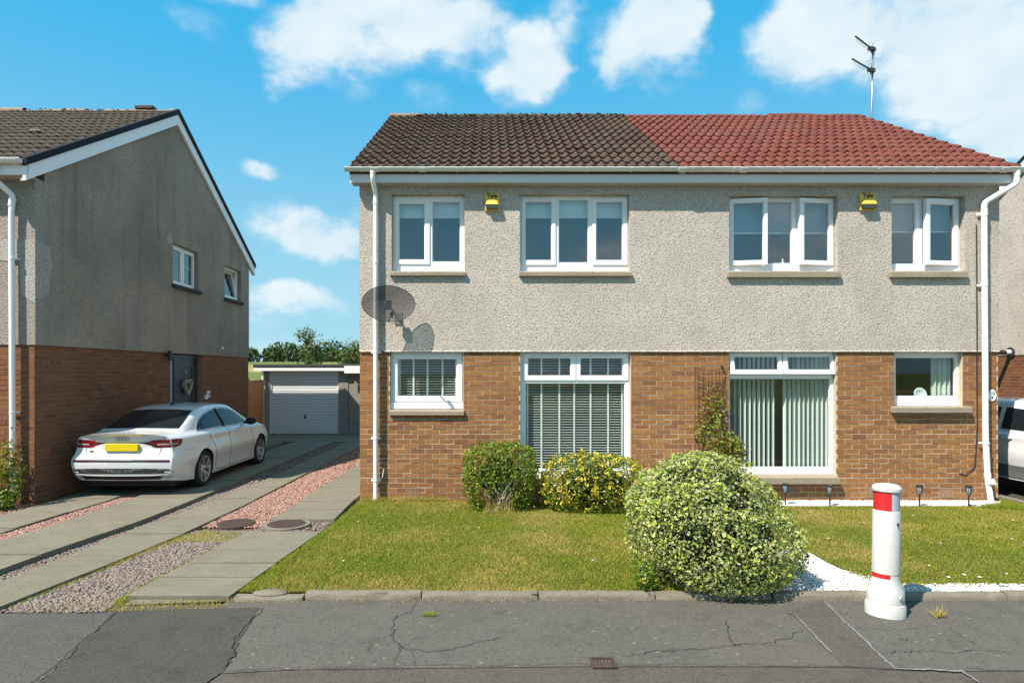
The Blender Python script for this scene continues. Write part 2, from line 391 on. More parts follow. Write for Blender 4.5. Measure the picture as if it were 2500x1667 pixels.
M['brick'] = m_brick('brick_brown', [(.29, .131, .048), (.325, .153, .054), (.25, .105, .044), (.36, .174, .064), (.27, .115, .049), (.31, .138, .054), (.19, .082, .042), (.32, .145, .049)])
M['brick_red'] = m_brick('brick_red_brown', [(.19, .080, .040), (.22, .094, .043), (.15, .058, .034), (.24, .108, .050), (.17, .066, .038), (.20, .078, .043)])
M['mortar'] = plain('mortar', (.50, .42, .315), .95, .1, .25, 14, bump=.5, bs=120)
M['mortar_dark'] = plain('mortar_dark', (.22, .165, .115), .95, .1, .25, 14, bump=.5, bs=120)
M['tile_brown'] = m_tile('tile_brown', (.058, .037, .029), (.086, .054, .042), (.074, .060, .047), .7)
M['tile_grey'] = m_tile('tile_grey', (.075, .061, .048), (.10, .080, .062), (.085, .066, .050), .7)
M['tile_red'] = m_tile('tile_red', (.135, .040, .031), (.165, .050, .037), (.150, .054, .042), .38)
M['ridge_pale'] = m_tile('ridge_pale', (.2442, .185, .1332), (.2664, .2072, .148), (.222, .1628, .1184), .8)
M['upvc'] = plain('white_upvc', (.80, .80, .80), .32, .5, .03, 5)
M['upvc_aged'] = NT('aged_white_plastic')
def _aged(t):
    n = t.noise(3, 6, .7, stretch=(.6, 1, 3)); f = t.noise(22, 5, .7, stretch=(.4, 1, 2.5))
    col = t.mix(t.rng(n, .44, .72, 0, .6), (.72, .71, .68), (.48, .44, .37))
    col = t.mix(t.rng(f, .60, .74, 0, .6), col, (.22, .20, .16)); return t.done(col, .45, .4)
M['upvc_aged'] = _aged(M['upvc_aged'])
M['fascia'] = plain('white_fascia', (.62, .62, .62), .5, .35, .07, 2)
M['soffit'] = plain('soffit_board', (.42, .40, .37), .7, .3, .15, 4)
M['black_trim'] = plain('dark_verge_trim', (.012, .013, .018), .7, .2, .1)
M['sill'] = m_concrete('stone_sill', (.35, .29, .215), .65)
M['glass'] = m_glass('window_glass', .10); M['glass_clear'] = m_glass('clear_glass', .035)
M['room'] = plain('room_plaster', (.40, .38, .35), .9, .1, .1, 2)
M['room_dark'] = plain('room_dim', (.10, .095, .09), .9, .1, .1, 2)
M['blind'] = plain('blind_slat_white', (.78, .77, .74), .5, .3, .05)
M['tape'] = plain('ladder_tape', (.78, .77, .74), .8, .2, .05)
M['vane'] = plain('vertical_vane', (.80, .82, .78), .7, .2, .04)
M['roller'] = plain('roller_blind', (.74, .76, .76), .8, .2, .04)
M['curtain'] = plain('curtain_cloth', (.56, .58, .52), .9, .1, .12, 12)
M['dark_metal'] = plain('dark_metal', (.028, .028, .030), .45, .5, .2)
M['grey_metal'] = plain('galvanised_metal', (.33, .33, .34), .4, .5, .15, 10, metal=.7)
M['concrete'] = m_concrete('slab_concrete', (.205, .185, .140)); M['kerb'] = m_concrete('kerb_concrete', (.21, .185, .14), .40)
M['edging'] = m_concrete('edging_dark', (.066, .0647, .0594))
M['asphalt'] = m_asphalt('pavement_asphalt', (.084, .078, .068), .95)
M['asphalt_new'] = m_asphalt('patch_asphalt', (.052, .049, .044), .15)
M['asphalt_mid'] = m_asphalt('left_asphalt', (.070, .066, .059), .35)
M['asphalt_road'] = m_asphalt('road_asphalt', (.074, .064, .055), .15)
M['crack'] = plain('crack_fill', (.026, .024, .021), .95, .1, .4, 30)
M['tar'] = plain('tar_edge', (.17, .175, .17), .8, .2, .3, 30)
M['soil'] = plain('soil', (.10, .075, .05), .95, .1, .35, 8, bump=.8, bs=40)
# ------------------------------------------------------------------ ground, road, pavement, drives, lawns
def m_field():
    t = NT('field_grass'); n = t.noise(.05, 4); f = t.noise(1.2, 5, .7)
    col = t.mix(t.rng(n, .45, .6), (.10, .13, .035), (.30, .24, .085)); col = t.mix(t.rng(f, .4, .7, 0, .5), col, (.07, .10, .03))
    return t.done(col, .95, .1)
def m_lawn():
    t = NT('lawn_turf'); n = t.noise(1.1, 5, .6); f = t.noise(45, 5, .7); y = t.n.new('ShaderNodeSeparateXYZ'); t.L(t.co(), y.inputs[0])
    col = t.mix(t.rng(n, .35, .65), (.0495, .066, .0119), (.1023, .0924, .0264)); col = t.mix(t.rng(f, .4, .7, 0, .8), col, (.0231, .033, .0066))
    return t.done(col, .95, .1, t.bump(f, .8, .02))
def m_blade():
    t = NT('grass_blades'); r = t.attr('rnd'); d = t.attr('dry')
    g = t.ramp(r, [(0, (.14, .195, .014)), (.4, (.235, .295, .022)), (.8, (.33, .365, .033)), (1, (.42, .40, .08))])
    dr = t.ramp(r, [(0, (.35, .285, .055)), (.5, (.48, .385, .10)), (1, (.60, .49, .165))])
    col = t.mix(d, g, dr); t.done(col, .6, .25)
    tr = t.n.new('ShaderNodeBsdfTranslucent'); t.L(col, tr.inputs[0]); mx = t.n.new('ShaderNodeMixShader'); mx.inputs[0].default_value = .4
    t.L(t.p.outputs[0], mx.inputs[1]); t.L(tr.outputs[0], mx.inputs[2]); t.L(mx.outputs[0], t.out.inputs[0]); return t.m
M['field'] = m_field(); M['lawn'] = m_lawn(); M['blade'] = m_blade()
M['pebble'] = m_stone('mixed_pebbles', [(.198, .1419, .1188), (.2508, .2046, .1716), (.1584, .1254, .1089), (.2508, .165, .1386), (.1254, .1089, .099), (.2904, .2508, .2178), (.2112, .1386, .1155), (.1716, .1551, .1419)])
M['chips'] = m_stone('red_chippings', [(.33, .185, .145), (.38, .23, .185), (.27, .14, .11), (.42, .28, .225), (.30, .165, .13), (.23, .12, .095)])
M['white_stone'] = m_stone('white_chippings', [(.64, .64, .63), (.68, .68, .67), (.46, .45, .43), (.66, .66, .65), (.58, .57, .55)])
M['rust'] = plain('rusty_iron', (.062, .040, .031), .8, .3, .35, 14, bump=.4)

def terrain_z(x, y):
    if y < 26: return -.12
    s = min(1, (y - 26) / 230.0); return -.12 + 6.2 * (s * s * (3 - 2 * s)) + .5 * mnoise.noise((x * .012, y * .012, 0)) * min(1, (y - 26) / 60)
xs = [-900, -400, -200, -120, -80, -50, -30, -15, 0, 15, 30, 60, 120, 200, 400, 900]; ys = [-900, -200, -60, 0, 12, 26, 40, 60, 85, 115, 150, 190, 230, 280, 400, 700, 1400]
mb = MB(); mb.add([(x, y, terrain_z(x, y)) for y in ys for x in xs], [(j * len(xs) + i, j * len(xs) + i + 1, (j + 1) * len(xs) + i + 1, (j + 1) * len(xs) + i) for j in range(len(ys) - 1) for i in range(len(xs) - 1)])
tag(mb.build('ground', M['field'], smooth=True), kind='structure')
def sheet(name, pts, z, mat, parent=None, kind='structure', t=.0):
    mb = MB()
    if t: mb.prism([p[:2] for p in pts], 'z', z - t, z)
    else: mb.add([(p[0], p[1], z) for p in pts], [tuple(range(len(pts)))])
    o = mb.build(name, mat, parent)
    if parent is None: tag(o, kind=kind)
    bm = bmesh.new(); bm.from_mesh(o.data); bmesh.ops.triangulate(bm, faces=[f for f in bm.faces if len(f.verts) > 4])
    bmesh.ops.recalc_face_normals(bm, faces=bm.faces)
    if not t and bm.faces[:] and bm.faces[0].normal.z < 0: bmesh.ops.reverse_faces(bm, faces=bm.faces)
    bm.to_mesh(o.data); bm.free(); return o
road = sheet('road', [(-80, -8), (80, -8), (80, 4.6), (-80, 4.6)], -.005, M['asphalt_road'])
sheet('far_pavement', [(-80, -11), (80, -11), (80, -8), (-80, -8)], .0, M['asphalt'])
pave = sheet('pavement', [(-40, 4.0), G(0, 1700)[:2], G(540, 1643), G(700, 1634), G(1000, 1630), G(1400, 1626), G(1800, 1626), G(2064, 1627), G(2185, 1634), G(2350, 1637), G(2500, 1636), (40, 4.15), (40, 5.5), (-40, 5.5)], 0, M['asphalt'])
def wob(pts, n=6, a=.012):
    out = []
    for i in range(len(pts)):
        p, q = Vector(pts[i][:2]), Vector(pts[(i + 1) % len(pts)][:2]); d = q - p; nn = Vector((-d.y, d.x)).normalized()
        for k in range(n):
            t = k / n; w = a * random.uniform(-1, 1) if k else 0; out.append(tuple(p + d * t + nn * w))
    return out
Z1 = .004
sheet('asphalt_patch', wob([G(292, 1490), G(600, 1484), G(633, 1484), G(585, 1560), G(572, 1590), G(568, 1615), G(540, 1642), G(490, 1675), G(80, 1675), G(150, 1620), G(190, 1580)]), Z1, M['asphalt_new'], pave)
sheet('asphalt_patch', wob([G(-300, 1505), G(288, 1490), G(184, 1580), G(140, 1622), G(60, 1680), G(-300, 1700)]), Z1, M['asphalt_mid'], pave)
sheet('asphalt_patch', wob([G(1924, 1497), G(2004, 1462), G(2068, 1534), G(2100, 1557), G(2160, 1600), G(2186, 1633), G(2064, 1626), G(2010, 1580), G(1960, 1520)], 5, .008), Z1, M['asphalt_road'], pave)
def ribbon(pts, w, z, jag=.02, sub=7):
    mb = MB(); P = []
    for i in range(len(pts) - 1):
        p, q = Vector(pts[i][:2]), Vector(pts[i + 1][:2])
        for k in range(sub): P.append(p.lerp(q, k / sub) + Vector((random.uniform(-1, 1), random.uniform(-1, 1))) * jag * (1 if (i or k) else 0))
    P.append(Vector(pts[-1][:2])); vs = []
    for i, p in enumerate(P):
        d = (P[min(i + 1, len(P) - 1)] - P[max(0, i - 1)]); n = Vector((-d.y, d.x)).normalized() * w * random.uniform(.35, 1) * (.25 if i in (0, len(P) - 1) else 1)
        vs += [(p.x + n.x, p.y + n.y, z), (p.x - n.x, p.y - n.y, z)]
    return mb.add(vs, [(2 * i, 2 * i + 1, 2 * i + 3, 2 * i + 2) for i in range(len(P) - 1)])
def z7(x, y): return G(1400 + .4677 * x, 1100 + .4677 * y)
def z8(x, y): return G(.5952 * x, 1350 + .5952 * y)
for pts, w in (([z7(250, 1075), z7(440, 1045), z7(640, 1040), z7(820, 1015), z7(1000, 1010), z7(1100, 985), z7(1195, 935)], .007),
               ([z7(800, 890), z7(805, 960), z7(830, 1010), z7(890, 1030)], .006), ([z7(1000, 1010), z7(1180, 1025)], .004),
               ([z7(1625, 1060), z7(1720, 1050), z7(1800, 1045), z7(1960, 1055), z7(2140, 1040), z7(2352, 1060)], .006),
               ([z7(1960, 930), z7(2040, 980), z7(2140, 1035)], .005), ([z7(1480, 930), z7(1680, 935), z7(1850, 930)], .004), ([z7(1700, 980), z7(1725, 990), z7(1750, 978)], .004),
               ([z8(1705, 200), z8(1690, 245), z8(1620, 260), z8(1605, 330), z8(1640, 380), z8(1660, 395), z8(1800, 405), z8(1930, 375), z8(2060, 350)], .007),
               ([z8(1640, 385), z8(1620, 450)], .005), ([z8(1610, 335), z8(1520, 365), z8(1510, 400)], .004), ([z8(1695, 400), z8(1695, 465)], .004), ([z8(1140, 290), z8(1125, 315)], .004),
               ([z8(1080, 225), z8(1020, 290), z8(960, 360), z8(965, 420), z8(915, 470)], .012), ([z8(480, 245), z8(330, 380), z8(250, 455), z8(150, 532)], .008),
               ([z8(915, 490), z8(1100, 478), z8(1400, 468), z8(1700, 466), z8(2000, 460), z8(2352, 458), z7(600, 1118), z7(1000, 1120), z7(1420, 1128)], .0045),
               ([z7(2040, 1138), z7(2352, 1145)], .006)):
    ribbon(pts, w * .5, .0075).build('crack', M['crack'], pave)
for pts, w in (([z7(1310, 790), z7(1400, 880), z7(1480, 950), z7(1590, 1060), z7(1680, 1140), z7(1850, 1145), z7(2030, 1155), z7(2120, 1212)], .013), ([z7(1150, 850), z7(1250, 955), z7(1350, 1060)], .009)):
    ribbon(pts, w, .0085, .006).build('tar_seam', M['tar'], pave)
# --- kerbs
KY = 5.44
kerb = tag(bpy.data.objects.new('kerb', None), kind='structure'); kerb.location = (0, KY, 0); COL.objects.link(kerb)
kx = PX(571, KY); joints = [kx, PX(741, KY)]
while joints[-1] < 13: joints.append(joints[-1] + 1.04)
for i in range(len(joints) - 1):
    a, b = joints[i] + .006, joints[i + 1] - .006; h = .054 + random.uniform(-.006, .006); y = KY + random.uniform(-.008, .008)
    if i == 0: h = .038; y = KY - .03
    ns_ = max(3, int((b - a) / .055)); mb = MB(); vs = []; j = lambda s: random.gauss(0, s)
    for q in range(ns_ + 1):
        xx = a + (b - a) * q / ns_; e_ = .012 if q in (0, ns_) else 0; ch = abs(j(.010)) if random.random() < .25 else 0
        vs += [(xx, y + e_, -.1), (xx, y + j(.002) + e_, h - .030 + j(.003) - ch), (xx, y + .008 + j(.003) + ch + e_, h - .010 + j(.002) - ch), (xx, y + .024 + j(.004), h + j(.0016) - e_ * .4), (xx, y + .10, h + j(.0016) - .003), (xx, y + .115, -.1)]
    mb.add(vs, [(6 * i_ + k_, 6 * i_ + 6 + k_, 6 * i_ + 7 + k_, 6 * i_ + 1 + k_) for i_ in range(ns_) for k_ in range(5)] + [(0, 1, 2, 3, 4, 5), tuple(range(6 * ns_, 6 * ns_ + 6))[::-1]])
    smooth_by_angle(mb.build('kerb_stone', M['kerb'], kerb), 50)
a = Vector(G(-420, 1508)[:2]); b = Vector(G(575, 1466)[:2]); d = (b - a); n_ = int(d.length / .9)
for i in range(n_):
    p, q = a + d * (i / n_), a + d * ((i + 1) / n_ - .004); nn = Vector((-d.y, d.x)).normalized() * .13
    MB().prism([tuple(p), tuple(q), tuple(q + nn), tuple(p + nn)], 'z', -.1, .012 + random.uniform(0, .006)).build('kerb_stone', M['kerb'], kerb, bevel=.008)
# --- drive strips
ZS = .05
def edge(pts, extra):
    g = [G(p[0], p[1], ZS) for p in pts]; y = [q[1] for q in g] + [e[1] for e in extra]; x = [q[0] for q in g] + [e[0] for e in extra]
    o = np.argsort(y); return (lambda Y, xx=np.array(x)[o], yy=np.array(y)[o]: float(np.interp(Y, yy, xx)))
S1L = lambda Y: -6.70 if Y < 9.3 else -6.66
S1R = edge([(0, 1300), (137, 1258), (291, 1212)], [(-6.08, 5.0), (-5.78, 18)])
S2L = edge([(0, 1323.5), (170, 1271), (340, 1213)], [(-5.75, 5.0), (-5.42, 18)])
S2R = edge([(0, 1393.6), (156, 1336), (323, 1281.5), (460, 1227), (819, 1077)], [(-4.95, 5.0)])
S3L = edge([(0, 1420), (312, 1297.6), (469, 1242), (634, 1177)], [(-4.66, 5.0), (-3.95, 18)])
S3R = edge([(0, 1480), (214, 1396), (417, 1315.5), (576, 1242), (714, 1172.6), (882, 1088)], [(-4.12, 5.0), (-3.35, 18)])
S4L = edge([(277, 1469.5), (388, 1409), (607, 1295), (696, 1248.5)], [(-3.24, 5.0), (-2.86, 10.1), (-2.75, 13.4), (-2.7, 18)])
S4R = edge([(571, 1445), (790, 1293), (857, 1226)], [(-2.31, 5.1), (-2.03, 10), (-2.03, 18)])
drive = sheet('driveway', [(-8.2, 5.0), (-2.3, 5.36), (-1.9, 9.4), (-2.0, 19.6), (-7.2, 19.6), (-6.85, 9.2), (-12, 9.2), (-12, 5)], .0, M['soil'])
def slabs(fl, fr, y0, cuts, ymax, ZS=ZS):
    y = y0; i = 0
    while y < ymax:
        step = cuts[i % len(cuts)]; y1 = min(y + step, ymax); i += 1
        z = ZS + random.uniform(-.005, .005); gp = random.uniform(.003, .008); a, b = y + gp, y1 - gp; sk = random.uniform(-.012, .012)
        MB().prism([(fl(a), a), (fr(a), a + sk), (fr(b), b + sk * .6), (fl(b), b)], 'z', -.06, z).build('paving_slab', M['concrete'], drive)
        y = y1
def jointing(fl, fr, y0, y1, z):
    ys_ = list(np.linspace(y0, y1, 30)); sheet('jointing', [(fl(q) + .012, q) for q in ys_] + [(fr(q) - .012, q) for q in ys_[::-1]], z, M['edging'], drive)
for (a_, b_, y0_, y1_, z_) in ((S1L, S1R, 5.06, 17.4, ZS), (S2L, S2R, 5.06, 17.4, .068), (S3L, S3R, 5.13, 17.4, ZS), (S4L, S4R, 5.43, 7.6, ZS), (S4L, S4R, 8.23, 17.4, ZS)): jointing(a_, b_, y0_, y1_, z_ - .012)
slabs(S1L, S1R, 5.05, [.9, .92, .9], 17.4); slabs(S2L, S2R, 5.05, [.9, .62, .9, .61], 17.4, .068)
slabs(S3L, S3R, 5.12, [.88, .6, .9, .62], 17.4); slabs(S4L, S4R, 5.42, [.50, .42, .45, .51, .31], 7.61); slabs(S4L, S4R, 8.22, [.58, .55, .6], 17.4)
sheet('paving_slab', [(-7.1, 17.45), (-2.0, 17.45), (-2.0, 19.68), (-7.1, 19.68)], .045, M['concrete'], drive, t=.1)
# --- loose stones
ICO = None
def stones(name, poly, n, s0, s1, z, mat, parent, flat=.65):
    p = scatter(poly, n); n = len(p)
    base = np.array([(1, 0, 0), (-1, 0, 0), (0, 1, 0), (0, -1, 0), (0, 0, 1), (.6, .6, .55), (-.6, .6, .55), (-.6, -.6, .55), (.6, -.6, .55)], float)
    tri = np.array([(0, 5, 8), (2, 6, 5), (1, 7, 6), (3, 8, 7), (4, 8, 5), (4, 5, 6), (4, 6, 7), (4, 7, 8), (0, 2, 5), (2, 1, 6), (1, 3, 7), (3, 0, 8)])
    s = rng.uniform(s0, s1, (n, 1)) * rng.uniform(.7, 1.25, (n, 3)); s[:, 2] *= flat
    v = base[None] * (1 + rng.uniform(-.22, .22, (n, 9, 1))) * s[:, None, :]
    a = rng.uniform(0, 6.28, n); c, sn = np.cos(a)[:, None], np.sin(a)[:, None]; tl = rng.uniform(-.5, .5, n)[:, None]
    x = v[..., 0] * c - v[..., 1] * sn; y = v[..., 0] * sn + v[..., 1] * c; zz = v[..., 2] + x * tl
    v = np.stack([x + p[:, :1], y + p[:, 1:2], zz + z + rng.uniform(-.004, .008, (n, 1))], -1).reshape(-1, 3)
    t = (tri[None] + (np.arange(n) * 9)[:, None, None]).reshape(-1, 3)
    o = npobj(name, v, t, mat, parent, smooth=False); o['kind'] = 'stuff'; return o
def band(fl, fr, y0, y1, n=14):
    ys = np.linspace(y0, y1, n); return [(fl(y), y) for y in ys] + [(fr(y), y) for y in ys[::-1]]
stones('gravel', band(S1R, S2L, 5.1, 12, 20), 9000, .009, .019, .018, M['chips'], drive)
stones('gravel', [(-8.0, 7.4), (-6.72, 8.4), (-6.70, 9.25), (-8.4, 9.25)], 2600, .009, .018, .02, M['chips'], drive)
stones('gravel', band(S2R, S3L, 5.1, 11, 24), 6500, .008, .018, .002, M['pebble'], drive)
stones('gravel', band(S2R, S3L, 11, 17.4), 1200, .014, .03, .006, M['pebble'], drive)
stones('gravel', band(S3R, S4L, 5.14, 7.75, 12), 9000, .008, .019, .012, M['pebble'], drive)
stones('gravel', band(S3R, S4L, 7.9, 12.5, 14), 9500, .009, .02, .018, M['chips'], drive)
stones('gravel', band(S3R, S4L, 12.5, 17.4, 14), 2500, .012, .026, .018, M['chips'], drive)
stones('gravel', [(-3.0, 7.62), (-2.08, 7.62), (-2.08, 8.2), (-2.9, 8.2)], 900, .008, .018, .012, M['pebble'], drive)
# --- manholes
def manhole(x, y, r, ring, label):
    t = thing('manhole_cover', (x, y, .03), label, 'manhole cover')
    mb = MB(); h0 = .046 if ring else .042; mb.lathe([(r, 0), (r, h0 - .006), (r - .008, h0), (0.001, h0)], (x, y, 0), 40)
    mb.build('lid', M['rust'], t)
    for k in range(9):
        u = (k - 4) * r * .21; w = math.sqrt(max(0, (r * .9) ** 2 - u * u))
        MB().box(x + u - .012, x + u + .012, y - w, y + w, h0 - .001, h0 + .004).build('rib', M['rust'], t)
    if ring:
        mb = MB(); n = 44
        vs = []; 
        for (rr, z) in ((r + .004, -.02), (r + .004, .044), (r + .058, .042), (r + .062, -.02)):
            for k in range(n): vs.append((x + rr * math.cos(6.2832 * k / n), y + rr * math.sin(6.2832 * k / n), z))
        mb.add(vs, [(i * n + k, i * n + (k + 1) % n, (i + 1) * n + (k + 1) % n, (i + 1) * n + k) for i in range(3) for k in range(n)])
        mb.build('surround', M['kerb'], t)
manhole(-3.30, 8.08, .24, False, 'rusty round cover sunk in the red gravel between the strips')
manhole(-2.62, 8.02, .24, True, 'ribbed brown round cover set in a pale concrete ring')
t = thing('drain_cover', G(1472, 1619), 'small square rusty grating set in the pavement near the road', 'drain cover')
gx, gy, _ = G(1472, 1619)
MB().plate(gx - .085, gx + .085, gy - .075, gy + .075, [(gx - .07, gx + .07, gy - .06, gy + .06)], 0, .01, f=lambda u, y, z: (u, z, .0125 - y)).build('frame', M['rust'], t)
for k in range(6): MB().box(gx - .07 + k * .025, gx - .062 + k * .025, gy - .06, gy + .06, .002, .011).build('bar', M['rust'], t)
# --- lawns
LZ = .028
lawnL = [(S4R(5.57) + .05, 5.56), (S4R(6.2) + .02, 6.2), (S4R(7.67) + .03, 7.67), (-2.0, 8.6), (-1.98, 9.48), (.0, 9.46), (2.55, 9.46), (2.45, 7.5), (2.35, 5.56)]
lp = sheet('lawn', lawnL, LZ, M['lawn'])
gb = [(2.35, 5.56), (2.45, 7.5), (2.55, 9.54), (8.0, 9.54), (8.0, 9.1), (8.0, 5.56)]
sheet('gravel_border', gb, LZ - .006, M['white_stone'])
lawnR = [(3.55, 9.12), (3.2, 8.6), (2.95, 7.8), (3.0, 7.3)] + [G(*p, LZ)[:2] for p in ((1956, 1338), (1985, 1352), (2017, 1371), (2069, 1395), (2130, 1423))] + [(3.75, 5.72), (4.6, 5.71), (7.9, 5.7), (7.92, 9.35), (7.7, 9.13)]
sheet('lawn', lawnR, LZ + .004, M['lawn'])
wg = bpy.data.objects['gravel_border']
stones('white_gravel', [(3.2, 9.1), (7.9, 9.1), (7.9, 9.54), (2.9, 9.54)], 9000, .006, .013, LZ - .002, M['white_stone'], wg)
stones('white_gravel', [(2.3, 5.56), (4.1, 5.56), (3.2, 6.6), (2.6, 8.0)], 9000, .006, .013, LZ - .002, M['white_stone'], wg)
stones('white_gravel', [(3.9, 5.56), (7.9, 5.56), (7.9, 5.76), (3.9, 5.76)], 4000, .006, .012, LZ + .004, M['white_stone'], wg)
def blades(name, poly, n, h0, h1, z, dryf, label, lean=.5):
    p = scatter(poly, n); n = len(p)
    nz = np.array([1.1 * mnoise.noise((x * .75, y * .95, 3.3)) + .6 * mnoise.noise((x * 2.3, y * 2.9, 1.3)) + .35 * mnoise.noise((x * 7.1, y * 7.1, 9.3)) for x, y in p])
    dry = np.clip(dryf(p[:, 0], p[:, 1]) + nz * .75, 0, 1) ** 1.2
    dry = np.where(rng.random(n) < dry, np.clip(dry + .3, 0, 1), dry * .5)
    h = rng.uniform(h0, h1, n) * (1 + .35 * nz); a = rng.uniform(0, 6.28, n); w = rng.uniform(.0022, .0042, n)
    la = rng.uniform(0, 6.28, n); ll = h * rng.uniform(.1, lean * 2, n)
    b0 = np.stack([p[:, 0] + np.cos(a) * w, p[:, 1] + np.sin(a) * w, np.full(n, z)], -1); b1 = np.stack([p[:, 0] - np.cos(a) * w, p[:, 1] - np.sin(a) * w, np.full(n, z)], -1)
    tp = np.stack([p[:, 0] + np.cos(la) * ll, p[:, 1] + np.sin(la) * ll, z + h], -1)
    v = np.stack([b0, b1, tp], 1).reshape(-1, 3); t = np.arange(3 * n).reshape(-1, 3)
    o = npobj(name, v, t, M['blade'], None, {'rnd': np.repeat(rng.random(n), 3), 'dry': np.repeat(dry, 3)}); tag(o, label, 'grass', kind='stuff'); return o
blades('grass', lawnL, 210000, .011, .026, LZ, lambda x, y: .62 * np.exp(-((y - 5.5) / .6) ** 2) * (x > -1.5) - .2 * (x < -1.1) + .22, 'mown green and straw grass in front of the venetian blind window')
blades('grass', lawnR, 190000, .011, .025, LZ, lambda x, y: .30 + 0 * x, 'mown green grass behind the white bollard')
blades('grass', [(S4R(5.5) + .02, 5.55), (S4R(6.3) + .02, 6.3), (S4R(7.7) + .02, 7.7), (-1.99, 9.1), (-1.9, 9.1), (-1.95, 7.7), (-2.1, 6.3), (-1.95, 5.55)], 6000, .02, .045, LZ, lambda x, y: -.3 + 0 * x, 'longer fringe of grass against the drive edge')
blades('grass', [(-1.95, 9.38), (-.6, 9.4), (-.6, 9.47), (-1.95, 9.47)], 1500, .03, .09, LZ, lambda x, y: .3 + 0 * x, 'unmown tufts at the foot of the brick wall by the downpipe')
blades('grass', [(7.2, 9.0), (7.95, 8.6), (7.95, 9.5), (7.7, 9.2)], 3500, .04, .09, LZ, lambda x, y: -.2 + 0 * x, 'long green tuft at the lawn corner below the white downpipe')
def weedpoly(f, y0, y1, w): return [(f(y) - w, y) for y in np.linspace(y0, y1, 8)] + [(f(y) + w, y) for y in np.linspace(y1, y0, 8)]
blades('weeds', weedpoly(S3R, 5.2, 7.6, .05), 4200, .012, .045, .01, lambda x, y: .25 + 0 * x, 'weeds along the left edge of the pale pebbles')
blades('weeds', weedpoly(S4L, 5.3, 7.5, .05), 4000, .012, .05, .01, lambda x, y: .1 + 0 * x, 'weeds along the right edge of the pale pebbles', .8)
blades('weeds', [(-3.75, 7.2), (-3.1, 7.25), (-2.95, 7.6), (-3.6, 7.75)], 4200, .008, .03, .016, lambda x, y: .42 + 0 * x, 'mossy weed patch beside the rusty round cover', .9)
blades('weeds', [(-3.9, 5.12), (-2.25, 5.22), (-2.25, 5.45), (-3.9, 5.32)], 1500, .008, .03, .008, lambda x, y: .45 + 0 * x, 'weeds where the drive meets the pavement')
blades('weeds', [(-2.25, 5.38), (2.4, 5.41), (2.4, 5.445), (-2.25, 5.445)], 450, .008, .022, .002, lambda x, y: .6 + 0 * x, 'dry weeds along the foot of the kerb')
for px, py, w, lab in ((1048, 1503, .05, 'single green weed growing through the pavement'), (2294, 1506, .035, 'small dried brown weed right of the bollard')):
    x, y, _ = G(px, py); blades('weed', [(x - w, y - w * .5), (x + w, y - w * .5), (x + w, y + w * .5), (x - w, y + w * .5)], 90, .02, .05 if px < 2000 else .11, .004, (lambda x, y: -.6 + 0 * x) if px < 2000 else (lambda x, y: 1.2 + 0 * x), lab, .9)
# flat tan stone by the drive corner and daisies
x, y, _ = G(660, 1444, .05); mb = MB(); mb.lathe([(.10, 0), (.16, .012), (.15, .022), (.07, .034), (.001, .036)], (0, 0, 0), 14)
o = mb.build('flat_stone', M['kerb'], smooth=True); o.location = (x, y, LZ); o.scale = (1.0, .55, 1); tag(o, 'flat brown stone lying in the grass by the drive corner', 'stone')
for k in range(26):
    r_ = random.random(); pp = scatter(lawnL if k < 8 else lawnR, 1)[0]
    if k > 22: pp = np.array(G(2316 + (k - 23) * 38, 1408 + (k % 2) * 6, LZ)[:2])
    mb = MB(); mb.lathe([(.003, 0), (.010 if k < 23 else .018, .004), (.008, .009), (.001, .010)], (pp[0], pp[1], LZ + .022), 7)
    o = mb.build('daisy', M['white_stone']); tag(o, 'tiny white daisy flower in the lawn', 'flower', 'daisies scattered over the lawns')
# neighbour's drive on the right
nd = sheet('neighbour_drive', [(8.1, 5.5), (12.8, 5.5), (12.8, 22), (8.1, 22)], .02, M['asphalt_new'])
for i in range(5):
    y0 = 5.6 + i * .9; MB().box(7.93, 8.05, y0, y0 + .89, -.05, .10 if i > 2 else .06).build('edging_stone', M['kerb'], nd, bevel=.008)
